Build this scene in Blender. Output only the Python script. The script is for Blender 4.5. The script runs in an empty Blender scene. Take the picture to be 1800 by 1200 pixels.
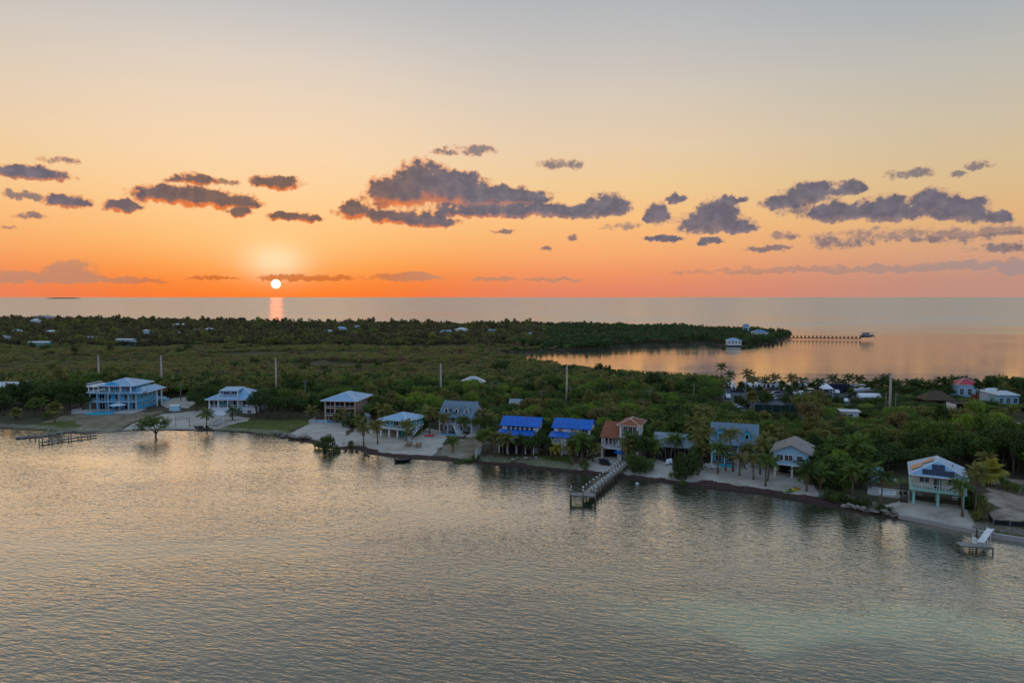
import bpy, bmesh, math, random
import numpy as np
from mathutils import Vector, Matrix, Euler

scene = bpy.context.scene
COL = scene.collection
R = math.radians
F_PX, CX, CY, HORIZON, CAM_H = 1200.0, 900.0, 600.0, 522.0, 38.0
PITCH = math.atan((CY - HORIZON) / F_PX)

# ------------------------------------------------------------------ camera
cam_data = bpy.data.cameras.new('camera')
cam = bpy.data.objects.new('camera', cam_data)
COL.objects.link(cam)
cam.location = (0, 0, CAM_H)
cam.rotation_euler = (R(90) - PITCH, 0, 0)
cam_data.sensor_width = 36.0
cam_data.lens = 36.0 * F_PX / 1800.0
cam_data.clip_start = 1.0
cam_data.clip_end = 200000.0
scene.camera = cam

def ray(px, py):
    """world direction of a point of the photograph, with forward part 1"""
    u, v = (px - CX) / F_PX, (CY - py) / F_PX
    c, s = math.cos(PITCH), math.sin(PITCH)
    return (u, c + v * s, v * c - s)

def gp(px, py, z=1.2):
    """where the sight line through a point of the photograph meets height z"""
    d = ray(px, py)
    t = (z - CAM_H) / d[2]
    return (d[0] * t, d[1] * t)

def azel(px, py):
    d = ray(px, py)
    return (math.degrees(math.atan2(d[0], d[1])), math.degrees(math.atan2(d[2], math.hypot(d[0], d[1]))))

SUN_AZ, SUN_EL = azel(485, 499)

scene.view_settings.view_transform = 'Standard'
scene.view_settings.look = 'None'
scene.view_settings.exposure = 0.0
scene.view_settings.gamma = 1.0
scene.view_settings.use_curve_mapping = False
scene.cycles.max_bounces = 6
scene.cycles.diffuse_bounces = 2
scene.cycles.glossy_bounces = 3
scene.cycles.transmission_bounces = 4
scene.cycles.transparent_max_bounces = 6
scene.cycles.caustics_reflective = False
scene.cycles.caustics_refractive = False
scene.cycles.sample_clamp_indirect = 4.0
scene.cycles.use_denoising = True
scene.cycles.denoiser = 'OPENIMAGEDENOISE'

# ------------------------------------------------------------------ node helpers
def lin(r, g, b):
    f = lambda c: (c / 255 / 12.92) if c <= 10 else ((c / 255 + 0.055) / 1.055) ** 2.4
    return (f(r), f(g), f(b), 1.0)

class K:
    """a socket with arithmetic"""
    def __init__(s, nt, sock): s.nt, s.k = nt, sock
    def _m(s, op, b=None, c=None, clamp=False):
        n = s.nt.nodes.new('ShaderNodeMath'); n.operation = op; n.use_clamp = clamp
        s.nt.links.new(s.k, n.inputs[0])
        for i, q in ((1, b), (2, c)):
            if q is None: continue
            if isinstance(q, K): s.nt.links.new(q.k, n.inputs[i])
            else: n.inputs[i].default_value = q
        return K(s.nt, n.outputs[0])
    def __add__(s, b): return s._m('ADD', b)
    def __sub__(s, b): return s._m('SUBTRACT', b)
    def __mul__(s, b): return s._m('MULTIPLY', b)
    def __truediv__(s, b): return s._m('DIVIDE', b)
    def pow(s, b): return s._m('POWER', b)
    def min(s, b): return s._m('MINIMUM', b)
    def max(s, b): return s._m('MAXIMUM', b)
    def abs(s): return s._m('ABSOLUTE')
    def clamp(s): return s._m('ADD', 0.0, clamp=True)
    def neg1(s): return s._m('MULTIPLY_ADD', -1.0, 1.0)
    def smooth(s, a, b, lo=0.0, hi=1.0):
        n = s.nt.nodes.new('ShaderNodeMapRange'); n.interpolation_type = 'SMOOTHSTEP'
        s.nt.links.new(s.k, n.inputs[0])
        for i, q in ((1, a), (2, b), (3, lo), (4, hi)): n.inputs[i].default_value = q
        return K(s.nt, n.outputs[0])
    def lerp(s, a, b, lo=0.0, hi=1.0):
        n = s.nt.nodes.new('ShaderNodeMapRange'); n.interpolation_type = 'LINEAR'; n.clamp = True
        s.nt.links.new(s.k, n.inputs[0])
        for i, q in ((1, a), (2, b), (3, lo), (4, hi)): n.inputs[i].default_value = q
        return K(s.nt, n.outputs[0])
    def ramp(s, stops, interp='LINEAR'):
        n = s.nt.nodes.new('ShaderNodeValToRGB'); cr = n.color_ramp; cr.interpolation = interp
        while len(cr.elements) < len(stops): cr.elements.new(0.5)
        for el, (p, c) in zip(cr.elements, stops): el.position = p; el.color = c
        s.nt.links.new(s.k, n.inputs[0])
        return K(s.nt, n.outputs[0])
    def vec(s, op, b=None, c=None, out=0):
        n = s.nt.nodes.new('ShaderNodeVectorMath'); n.operation = op
        s.nt.links.new(s.k, n.inputs[0])
        for i, q in ((1, b), (2, c)):
            if q is None: continue
            if isinstance(q, K): s.nt.links.new(q.k, n.inputs[i])
            else: n.inputs[i].default_value = q
        return K(s.nt, n.outputs[out])
    def scale(s, f):
        n = s.nt.nodes.new('ShaderNodeVectorMath'); n.operation = 'SCALE'
        s.nt.links.new(s.k, n.inputs[0])
        if isinstance(f, K): s.nt.links.new(f.k, n.inputs['Scale'])
        else: n.inputs['Scale'].default_value = f
        return K(s.nt, n.outputs[0])
    def xyz(s):
        n = s.nt.nodes.new('ShaderNodeSeparateXYZ'); s.nt.links.new(s.k, n.inputs[0])
        return [K(s.nt, o) for o in n.outputs]

def mixc(nt, f, a, b, mode='MIX'):
    n = nt.nodes.new('ShaderNodeMix'); n.data_type = 'RGBA'; n.blend_type = mode
    for i, q in ((0, f), (6, a), (7, b)):
        if isinstance(q, K): nt.links.new(q.k, n.inputs[i])
        else: n.inputs[i].default_value = q
    return K(nt, n.outputs[2])

def comb(nt, x, y, z=0.0):
    n = nt.nodes.new('ShaderNodeCombineXYZ')
    for i, q in enumerate((x, y, z)):
        if isinstance(q, K): nt.links.new(q.k, n.inputs[i])
        else: n.inputs[i].default_value = q
    return K(nt, n.outputs[0])

def noise(nt, vec, sc, det=3.0, rough=0.5, dist=0.0, out=0, dims='3D'):
    n = nt.nodes.new('ShaderNodeTexNoise'); n.noise_dimensions = dims
    if vec is not None: nt.links.new(vec.k, n.inputs['Vector'])
    n.inputs['Scale'].default_value = sc; n.inputs['Detail'].default_value = det
    n.inputs['Roughness'].default_value = rough; n.inputs['Distortion'].default_value = dist
    return K(nt, n.outputs[out])

def coord(nt, what='Object'):
    n = nt.nodes.new('ShaderNodeTexCoord'); return K(nt, n.outputs[what])

def position(nt):
    n = nt.nodes.new('ShaderNodeNewGeometry'); return K(nt, n.outputs['Position'])

def attr(nt, name, out='Fac', kind='GEOMETRY'):
    n = nt.nodes.new('ShaderNodeAttribute'); n.attribute_name = name; n.attribute_type = kind
    return K(nt, n.outputs[out])

# ------------------------------------------------------------------ sky
world = bpy.data.worlds.new('World'); scene.world = world
world.use_nodes = True
wt = world.node_tree; wt.nodes.clear()
D = coord(wt, 'Generated').vec('NORMALIZE')
dx, dy, dz = D.xyz()
EL = dz._m('ARCSINE') * 57.29578
AZ = dx._m('ARCTAN2', dy) * 57.29578
sunv = (math.sin(R(SUN_AZ)) * math.cos(R(SUN_EL)), math.cos(R(SUN_AZ)) * math.cos(R(SUN_EL)), math.sin(R(SUN_EL)))
dAZ = ((AZ - SUN_AZ) * R(1))._m('COSINE')._m('ARCCOSINE') * 57.29578     # 0..180 from the sun
E01 = EL.lerp(-2.0, 90.0)
def es(e): return (e + 2.0) / 92.0
col_sun = E01.ramp([(0, lin(255, 112, 0)), (es(0.2), lin(255, 116, 2)), (es(1.4), lin(255, 130, 18)), (es(2.4), lin(255, 152, 52)), (es(4.5), lin(255, 184, 104)),
                    (es(8), lin(255, 208, 152)), (es(11), lin(250, 215, 174)), (es(14), lin(240, 214, 184)), (es(18), lin(222, 208, 194)),
                    (es(21), lin(200, 197, 194)), (es(24), lin(182, 185, 190)), (es(40), lin(160, 172, 188)), (1, lin(138, 166, 202))])
col_mid = E01.ramp([(0, lin(226, 130, 102)), (es(0.3), lin(228, 132, 100)), (es(2.0), lin(242, 150, 100)), (es(3.6), lin(249, 172, 110)), (es(6.5), lin(250, 194, 130)),
                    (es(9), lin(242, 204, 150)), (es(12), lin(233, 206, 172)), (es(16), lin(216, 202, 186)), (es(20), lin(194, 192, 189)),
                    (es(24), lin(174, 178, 184)), (es(40), lin(156, 170, 186)), (1, lin(138, 166, 202))])
col_side = E01.ramp([(0, lin(186, 138, 124)), (es(1.2), lin(192, 144, 128)), (es(3.0), lin(212, 160, 128)), (es(5.5), lin(226, 180, 126)),
                     (es(8.5), lin(218, 190, 146)), (es(12), lin(206, 191, 166)), (es(16), lin(190, 187, 178)), (es(20), lin(168, 176, 182)),
                     (es(24), lin(152, 166, 178)), (es(40), lin(148, 168, 192)), (1, lin(138, 166, 202))])
col_back = E01.ramp([(0, lin(144, 158, 192)), (es(4), lin(168, 168, 196)), (es(10), lin(184, 190, 214)), (es(18), lin(172, 196, 230)),
                     (es(35), lin(156, 188, 232)), (1, lin(138, 166, 202))])
c1 = mixc(wt, dAZ.smooth(2, 25), col_sun, col_mid)
c2 = mixc(wt, dAZ.smooth(24, 56), c1, col_side)
sky = mixc(wt, dAZ.smooth(62, 120), c2, col_back)
# glow of the sun above the low cloud bank
gx = dAZ / 2.3
gy = (EL - 2.9) / 1.35
g = (gx * gx + gy * gy)._m('MULTIPLY', -1.0)._m('EXPONENT')
sky = mixc(wt, g * 0.75, sky, lin(255, 240, 200))
gx2 = dAZ / 9.0; gy2 = (EL - 4.6) / 3.8
g2 = (gx2 * gx2 + gy2 * gy2)._m('MULTIPLY', -1.0)._m('EXPONENT')
sky = mixc(wt, g2 * 0.36, sky, lin(255, 222, 160))

# clouds: bodies at real directions, edges broken up by noise
P = comb(wt, AZ, EL)
warp = noise(wt, P, 1.1, 4.0, 0.6, out=1, dims='2D').vec('SUBTRACT', (0.5, 0.5, 0.5)).scale(0.8)
PW = P.vec('ADD', warp)
PS = P.vec('MULTIPLY', (1.0, 1.2, 1.0))
n_big = noise(wt, PS, 0.8, 8.0, 0.56, dims='2D')
vor = wt.nodes.new('ShaderNodeTexVoronoi'); vor.feature = 'F1'; vor.voronoi_dimensions = '2D'; vor.inputs['Scale'].default_value = 1.7
vor.inputs['Detail'].default_value = 2.0; vor.inputs['Roughness'].default_value = 0.5; wt.links.new(PS.vec('ADD', warp.scale(0.6)).k, vor.inputs['Vector'])
puff = K(wt, vor.outputs['Distance']).neg1()
n_fine = noise(wt, PS, 3.4, 5.0, 0.6, dims='2D')

def cloud_field(blobs, bottom, shade=False):
    sw = sv = None
    for (px, py, hw, hh) in blobs:
        a, e = azel(px, py)
        wa = hw / F_PX * 57.3 * math.cos(R(a)) ** 2 ; we = hh / F_PX * 57.3 * math.cos(R(a))
        v = PW.vec('MULTIPLY_ADD', (1 / wa, 1 / we, 0), (-a / wa, -e / we, 0))
        m = v.vec('MAXIMUM', v.vec('MULTIPLY', (-1, -bottom, 0)))
        d = m.vec('DOT_PRODUCT', m, out=1)
        if not shade: sw = d if sw is None else sw.min(d); continue
        n = wt.nodes.new('ShaderNodeMath'); n.operation = 'POWER'; n.inputs[0].default_value = 0.03; wt.links.new(d.k, n.inputs[1]); w = K(wt, n.outputs[0])
        y = v.vec('DOT_PRODUCT', (0, 1, 0), out=1)
        sw, sv = (w, w * y) if sw is None else (sw + w, w._m('MULTIPLY_ADD', y, sv))
    if not shade: return sw.neg1()
    return sw.max(1e-9)._m('LOGARITHM', 0.03).neg1(), sv / sw.max(1e-9)

CUMULUS = [(60, 308, 70, 18), (-30, 300, 60, 18), (120, 358, 44, 17), (215, 366, 38, 16), (285, 345, 55, 22), (345, 352, 70, 24), (410, 358, 55, 18), (485, 324, 50, 17),
           (340, 318, 45, 14), (420, 376, 26, 11), (535, 385, 32, 11), (490, 382, 26, 9),
           (700, 345, 60, 40), (745, 330, 55, 48), (805, 340, 55, 40), (850, 352, 60, 30), (905, 350, 70, 22), (950, 372, 60, 14), (860, 375, 120, 16),
           (625, 374, 40, 20), (690, 385, 60, 16), (755, 392, 60, 15), (1010, 376, 80, 16), (1070, 366, 42, 28),
           (1155, 382, 24, 26), (1190, 352, 20, 11), (1235, 398, 50, 26), (1260, 385, 44, 40), (1295, 402, 40, 20), (1285, 354, 28, 10), (1165, 421, 40, 8), (1248, 426, 26, 8),
           (1375, 360, 40, 16), (1425, 344, 60, 26), (1497, 334, 28, 18), (1475, 378, 70, 24), (1560, 375, 60, 34), (1640, 360, 38, 34), (1690, 375, 60, 30), (1745, 386, 40, 14), (1860, 370, 60, 26)]
WISPS = [(830, 264, 50, 12), (790, 268, 34, 8), (985, 290, 42, 11), (110, 284, 44, 9), (40, 343, 36, 11), (50, 380, 34, 8), (20, 402, 22, 6), (1595, 306, 60, 11), (1722, 291, 32, 10), (1680, 308, 24, 7),
         (1400, 372, 40, 16), (1470, 428, 60, 18), (1375, 415, 34, 10), (1560, 414, 150, 17), (1720, 410, 170, 15), (1350, 437, 44, 8), (1760, 437, 70, 12), (1640, 420, 80, 14), (1880, 430, 60, 12),
         (885, 407, 28, 5), (1010, 418, 12, 8), (310, 340, 30, 10), (240, 340, 26, 12), (395, 320, 40, 9), (960, 437, 12, 6), (1090, 398, 40, 8)]
BANKS = [(130, 484, 55, 28), (60, 490, 120, 14), (200, 493, 90, 8), (375, 489, 50, 5), (550, 490, 95, 8), (720, 488, 70, 11), (490, 489, 40, 7), (870, 491, 46, 6), (960, 492, 80, 4),
         (1480, 475, 340, 9), (1750, 468, 260, 12), (1950, 474, 260, 16)]
fc, vy = cloud_field(CUMULUS, 1.9, True)
f1 = fc * 1.3 + 0.12 + (n_big - 0.5) * 1.9 + (puff - 0.6) * 0.42 + (n_fine - 0.5) * 0.25
f2 = cloud_field(WISPS, 1.2) + (n_big - 0.52) * 2.6 + (n_fine - 0.5) * 1.2
f3 = cloud_field(BANKS, 1.6) + (noise(wt, P.vec('MULTIPLY', (0.35, 1.3, 1.0)), 1.0, 5.0, 0.55, dims='2D') - 0.5) * 1.5 + (n_big - 0.5) * 0.7
under = (vy + (n_big - 0.5) * 0.6).smooth(-0.45, 0.0).neg1()
near_sun = dAZ.smooth(5, 32).neg1()
lit_col = mixc(wt, near_sun, lin(204, 158, 136), lin(246, 124, 52))
rim = mixc(wt, near_sun, lin(190, 150, 130), lin(228, 126, 70))
core = mixc(wt, dAZ.smooth(3, 16), lin(106, 86, 84), lin(96, 95, 112))
hi = mixc(wt, dAZ.smooth(3, 20), lin(136, 104, 96), lin(128, 122, 134))
n_mid = noise(wt, PS.vec('ADD', (0.2, 0.25, 0.0)), 1.0, 5.0, 0.55, dims='2D')
core = mixc(wt, (n_mid - n_big * 0.35).lerp(0.22, 0.48) * 0.55, core, hi)
core = mixc(wt, under * near_sun.lerp(0, 1, 0.3, 0.95), core, lit_col)
body = mixc(wt, f1.smooth(0.05, 0.55), rim, core)
bank_col = mixc(wt, dAZ.smooth(4, 14).neg1(), lin(188, 138, 112), lin(206, 108, 50))
bank_col = mixc(wt, dAZ.smooth(30, 60), bank_col, lin(160, 142, 142))
cl = mixc(wt, f3.smooth(-0.05, 0.6) * 0.8, sky, bank_col)
cl = mixc(wt, f2.smooth(-0.1, 0.9) * 0.78, cl, mixc(wt, f2.smooth(0.2, 1.0), rim, core))
cl = mixc(wt, f1.smooth(-0.32, 0.54) * 0.95, cl, body)
# the disc itself
cosang = D.vec('DOT_PRODUCT', sunv, out=1)
disc = cosang.smooth(math.cos(R(0.37)), math.cos(R(0.30)))
def backdrop(c):
    n = wt.nodes.new('ShaderNodeBackground'); wt.links.new(mixc(wt, disc, c, (6.0, 4.6, 2.6, 1.0)).k, n.inputs[0]); n.inputs[1].default_value = 1.0; return n.outputs[0]
# clouds only lie in a low belt of the sky; elsewhere the clear sky alone is evaluated
belt = EL._m('GREATER_THAN', 0.4) * EL._m('LESS_THAN', 15.0) * AZ.abs()._m('LESS_THAN', 48.0)
ms = wt.nodes.new('ShaderNodeMixShader'); wt.links.new(belt.k, ms.inputs[0]); wt.links.new(backdrop(sky), ms.inputs[1]); wt.links.new(backdrop(cl), ms.inputs[2])
wo = wt.nodes.new('ShaderNodeOutputWorld'); wt.links.new(ms.outputs[0], wo.inputs[0])
world.cycles.sampling_method = 'MANUAL'
world.cycles.sample_map_resolution = 512

# ------------------------------------------------------------------ sun
sun_data = bpy.data.lights.new('sun', 'SUN')
sun_data.energy = 0.035; sun_data.angle = R(0.9); sun_data.color = (1.0, 0.14, 0.02)
sun = bpy.data.objects.new('sun', sun_data); COL.objects.link(sun)
sun.rotation_euler = Vector(sunv).to_track_quat('Z', 'Y').to_euler()
# ------------------------------------------------------------------ object helpers
MATS = {}
def mat(name, build):
    if name in MATS: return MATS[name]
    m = bpy.data.materials.new(name); m.use_nodes = True
    nt = m.node_tree; nt.nodes.clear()
    out = nt.nodes.new('ShaderNodeOutputMaterial')
    sh = build(nt)
    nt.links.new(sh, out.inputs[0])
    MATS[name] = m
    return m

def principled(nt, color, rough=0.6, spec=0.3, metal=0.0, normal=None, ior=None):
    n = nt.nodes.new('ShaderNodeBsdfPrincipled')
    if ior: n.inputs['IOR'].default_value = ior
    if isinstance(color, K): nt.links.new(color.k, n.inputs['Base Color'])
    else: n.inputs['Base Color'].default_value = color if len(color) == 4 else (*color, 1)
    if isinstance(rough, K): nt.links.new(rough.k, n.inputs['Roughness'])
    else: n.inputs['Roughness'].default_value = rough
    n.inputs['Specular IOR Level'].default_value = spec
    n.inputs['Metallic'].default_value = metal
    if normal is not None: nt.links.new(normal.k, n.inputs['Normal'])
    return n.outputs[0]

def bump(nt, h, strength=1.0, dist=1.0):
    n = nt.nodes.new('ShaderNodeBump')
    n.inputs['Strength'].default_value = strength; n.inputs['Distance'].default_value = dist
    nt.links.new(h.k, n.inputs['Height'])
    return K(nt, n.outputs[0])

def tag(o, label=None, cat=None, group=None, kind=None):
    if label: o['label'] = label
    if cat: o['category'] = cat
    if group: o['group'] = group
    if kind: o['kind'] = kind
    return o

def link(name, me, parent=None, loc=None, rz=None):
    o = bpy.data.objects.new(name, me); COL.objects.link(o)
    if parent is not None: o.parent = parent
    if loc is not None: o.location = loc
    if rz is not None: o.rotation_euler = (0, 0, rz)
    return o

def mesh_np(name, V, faces, m, smooth=False):
    """faces: (n,k) int array of equal size polygons"""
    me = bpy.data.meshes.new(name)
    V = np.asarray(V, np.float32); faces = np.asarray(faces, np.int32)
    n, k = faces.shape
    me.vertices.add(len(V)); me.vertices.foreach_set('co', V.ravel())
    me.loops.add(n * k); me.loops.foreach_set('vertex_index', faces.ravel())
    me.polygons.add(n); me.polygons.foreach_set('loop_start', np.arange(n, dtype=np.int32) * k)
    if smooth: me.polygons.foreach_set('use_smooth', np.ones(n, bool))
    me.update(calc_edges=True)
    if m: me.materials.append(m)
    return me

# ------------------------------------------------------------------ the lie of the land
def px_line(pts, z=0.0): return [gp(x, y, z) for x, y in pts]
NEAR_SHORE = [(-330, 745), (-150, 750), (0, 754), (75, 757), (150, 764), (200, 759), (240, 757), (300, 757), (360, 757), (420, 760), (480, 767), (520, 773), (545, 779), (565, 788), (600, 790),
              (628, 791), (652, 799), (700, 806), (760, 809), (830, 814), (900, 822), (960, 828), (1010, 833), (1060, 838), (1100, 843), (1160, 849), (1220, 858), (1280, 864),
              (1340, 871), (1400, 882), (1460, 893), (1520, 905), (1600, 917), (1660, 927), (1720, 938), (1760, 944), (1800, 948), (1950, 975), (2200, 1020)]
FAR_SHORE = [(2400, 690), (2000, 683), (1800, 679), (1560, 678), (1420, 677), (1310, 677), (1268, 679), (1240, 676), (1150, 668), (1050, 655), (960, 640), (905, 629), (885, 622), (905, 617.5), (1000, 615), (1060, 613),
             (1100, 609), (1180, 608), (1240, 604), (1262, 608), (1310, 609), (1345, 604), (1375, 597), (1392, 593), (1388, 589), (1330, 586), (1250, 582), (1180, 579), (1100, 577),
             (1000, 575), (900, 574), (800, 574), (600, 573), (400, 569), (200, 565), (0, 563), (-300, 562)]
LAND = np.array([(-1800, 420), (-620, 330)] + px_line(NEAR_SHORE) + [(420, 90)] + [(560, 270)] + px_line(FAR_SHORE) + [(-1800, 1250)])

def inside(poly, X, Y):
    poly = np.asarray(poly); res = np.zeros(X.shape, bool)
    x0, y0 = poly[-1]
    for x1, y1 in poly:
        if y0 != y1:
            c = ((y1 > Y) != (y0 > Y)) & (X < (x0 - x1) * (Y - y1) / (y0 - y1) + x1)
            res ^= c
        x0, y0 = x1, y1
    return res

def seg_dist(pts, X, Y, closed=True):
    pts = np.asarray(pts); best = np.full(X.shape, 1e9)
    rng = range(len(pts)) if closed else range(1, len(pts))
    for i in rng:
        ax, ay = pts[i - 1]; bx, by = pts[i]
        vx, vy = bx - ax, by - ay
        t = np.clip(((X - ax) * vx + (Y - ay) * vy) / (vx * vx + vy * vy + 1e-9), 0, 1)
        best = np.minimum(best, (X - ax - t * vx) ** 2 + (Y - ay - t * vy) ** 2)
    return np.sqrt(best)

def vnoise(X, Y, sc, seed=0):
    """smooth value noise 0..1"""
    rs = np.random.RandomState(seed); T = rs.rand(256, 256)
    x, y = X / sc, Y / sc
    xi, yi = np.floor(x).astype(int), np.floor(y).astype(int)
    fx, fy = x - xi, y - yi
    fx, fy = fx * fx * (3 - 2 * fx), fy * fy * (3 - 2 * fy)
    g = lambda a, b: T[a % 256, b % 256]
    return (g(xi, yi) * (1 - fx) + g(xi + 1, yi) * fx) * (1 - fy) + (g(xi, yi + 1) * (1 - fx) + g(xi + 1, yi + 1) * fx) * fy

def sstep(a, b, x):
    t = np.clip((x - a) / (b - a), 0, 1); return t * t * (3 - 2 * t)

def land_sdf(X, Y):
    d = seg_dist(LAND, X, Y)
    return np.where(inside(LAND, X, Y), d, -d)

def land_z(X, Y, sd=None):
    if sd is None: sd = land_sdf(X, Y)
    z = np.where(sd > 0, 1.0 * sstep(0, 9, sd) + 0.05 * np.minimum(sd, 1), np.maximum(sd * 0.22, -2.5))
    return z + (vnoise(X, Y, 6, 3) - 0.5) * 0.25 * sstep(1, 10, sd)

def ground_z(x, y): return float(land_z(np.array([x]), np.array([y]))[0])

# patches of ground, outlined as seen in the photograph and laid on the land
SAND = [[(150, 764), (172, 752), (215, 749), (250, 738), (285, 727), (330, 722), (372, 720), (437, 734), (437, 739), (395, 746), (352, 753), (345, 758), (240, 758)],
        [(280, 700), (330, 697), (345, 706), (330, 716), (290, 716)], [(352, 680), (378, 682), (378, 689), (352, 688)],
        [(505, 759), (545, 744), (585, 738), (620, 742), (610, 757), (598, 782), (570, 774), (530, 767)],
        [(604, 792), (606, 768), (628, 752), (648, 744), (660, 760), (720, 762), (752, 752), (790, 757), (782, 775), (770, 790), (742, 801), (700, 803), (660, 795), (625, 791)],
        [(836, 745), (866, 735), (866, 745), (846, 760), (815, 772)],
        [(1002, 829), (1022, 812), (1048, 802), (1110, 804), (1160, 806), (1195, 826), (1190, 842), (1110, 838), (1060, 836)],
        [(1195, 842), (1225, 824), (1240, 814), (1290, 806), (1345, 810), (1400, 826), (1434, 850), (1442, 868), (1400, 874), (1300, 862), (1210, 850)],
        [(1558, 884), (1600, 876), (1690, 886), (1700, 900), (1722, 926), (1712, 936), (1620, 917), (1558, 900)],
        [(1765, 740), (1800, 720), (1840, 760), (1800, 790), (1776, 770)]]
LAWN = [[(348, 757), (395, 746), (437, 738), (545, 735), (550, 743), (510, 753), (500, 760), (480, 767), (420, 760)],
        [(0, 752), (60, 742), (130, 738), (150, 752), (100, 758)], [(840, 798), (1000, 800), (1010, 812), (990, 822), (850, 812)],
        [(1566, 838), (1606, 840), (1606, 850), (1560, 846)]]
DRY = [[(60, 744), (110, 730), (215, 724), (290, 722), (240, 738), (210, 748), (170, 752)], [(765, 806), (775, 785), (800, 773), (850, 757), (864, 760), (850, 785), (836, 800), (834, 812)],
       [(985, 806), (1040, 803), (1020, 818), (1005, 828), (930, 824), (850, 812), (840, 800)], [(1480, 898), (1500, 880), (1560, 892), (1560, 908)]]
DIRT = [[(1728, 862), (1742, 846), (1770, 838), (1830, 846), (1950, 890), (1860, 925), (1800, 916), (1748, 907)], [(1745, 838), (1765, 836), (1800, 850), (1780, 858)]]
ROAD = [[(1262, 684), (1330, 678), (1510, 678), (1520, 700), (1522, 724), (1462, 724), (1440, 712), (1330, 712), (1300, 722), (1276, 708)]]

def patch_mask(polys, X, Y, soft):
    m = np.zeros(X.shape)
    for p in polys:
        w = [gp(x, y, 1.2) for x, y in p]
        a = np.array(w); lo, hi = a.min(0) - 8, a.max(0) + 8
        sel = (X > lo[0]) & (X < hi[0]) & (Y > lo[1]) & (Y < hi[1])
        if not sel.any(): continue
        xs, ys = X[sel], Y[sel]
        d = seg_dist(w, xs, ys); d = np.where(inside(w, xs, ys), d, -d)
        d = d + (vnoise(xs, ys, 3, 11) - 0.5) * soft * 2 + (vnoise(xs, ys, 1.1, 12) - 0.5) * soft
        m[sel] = np.maximum(m[sel], sstep(-soft, soft, d))
    return m

def terrain_mat(nt):
    p = position(nt)
    n1 = noise(nt, p, 0.35, 5, 0.6); n2 = noise(nt, p, 2.2, 4, 0.65); n3 = noise(nt, p, 0.05, 3, 0.5)
    soil = mixc(nt, n1.lerp(0.35, 0.65), lin(70, 62, 48), lin(98, 86, 66))
    soil = mixc(nt, n3.lerp(0.4, 0.6) * 0.6, soil, lin(66, 74, 42))
    sandc = mixc(nt, n1.lerp(0.3, 0.7), lin(178, 168, 152), lin(200, 190, 174))
    sandc = mixc(nt, n2.lerp(0.45, 0.8) * 0.45, sandc, lin(150, 140, 124))
    sandc = mixc(nt, noise(nt, p.vec('MULTIPLY', (1.0, 1.6, 1.0)), 0.16, 5, 0.62, 0.8).lerp(0.48, 0.66) * 0.6, sandc, lin(140, 126, 106))
    lawnc = mixc(nt, n1.lerp(0.3, 0.7), lin(72, 84, 36), lin(104, 106, 52))
    dryc = mixc(nt, n1.lerp(0.35, 0.65), lin(112, 100, 74), lin(150, 138, 116))
    dryc = mixc(nt, n2.lerp(0.5, 0.7) * 0.5, dryc, lin(78, 84, 48))
    dirtc = mixc(nt, n1.lerp(0.35, 0.65), lin(126, 110, 94), lin(176, 160, 142))
    tarc = mixc(nt, n1.lerp(0.3, 0.7), lin(88, 94, 102), lin(104, 108, 114))
    wrackc = mixc(nt, n2.lerp(0.35, 0.7), lin(62, 44, 40), lin(96, 74, 66))
    c = soil
    for nm, cc in (('dry', dryc), ('lawn', lawnc), ('dirt', dirtc), ('sand', sandc), ('road', tarc), ('wrack', wrackc)):
        a = attr(nt, nm)
        a = (a + (n2 - 0.5) * 0.5).smooth(0.25, 0.75)
        c = mixc(nt, a, c, cc)
    z = p.xyz()[2]
    wet = z.smooth(0.05, 0.28).neg1()
    c = mixc(nt, wet * 0.6, c, lin(54, 48, 38))
    h = n2 * 0.12 + n1 * 0.3
    return principled(nt, c, 0.9, 0.15, normal=bump(nt, h, 0.5, 1.0))
M_TERR = mat('terrain', terrain_mat)

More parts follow.
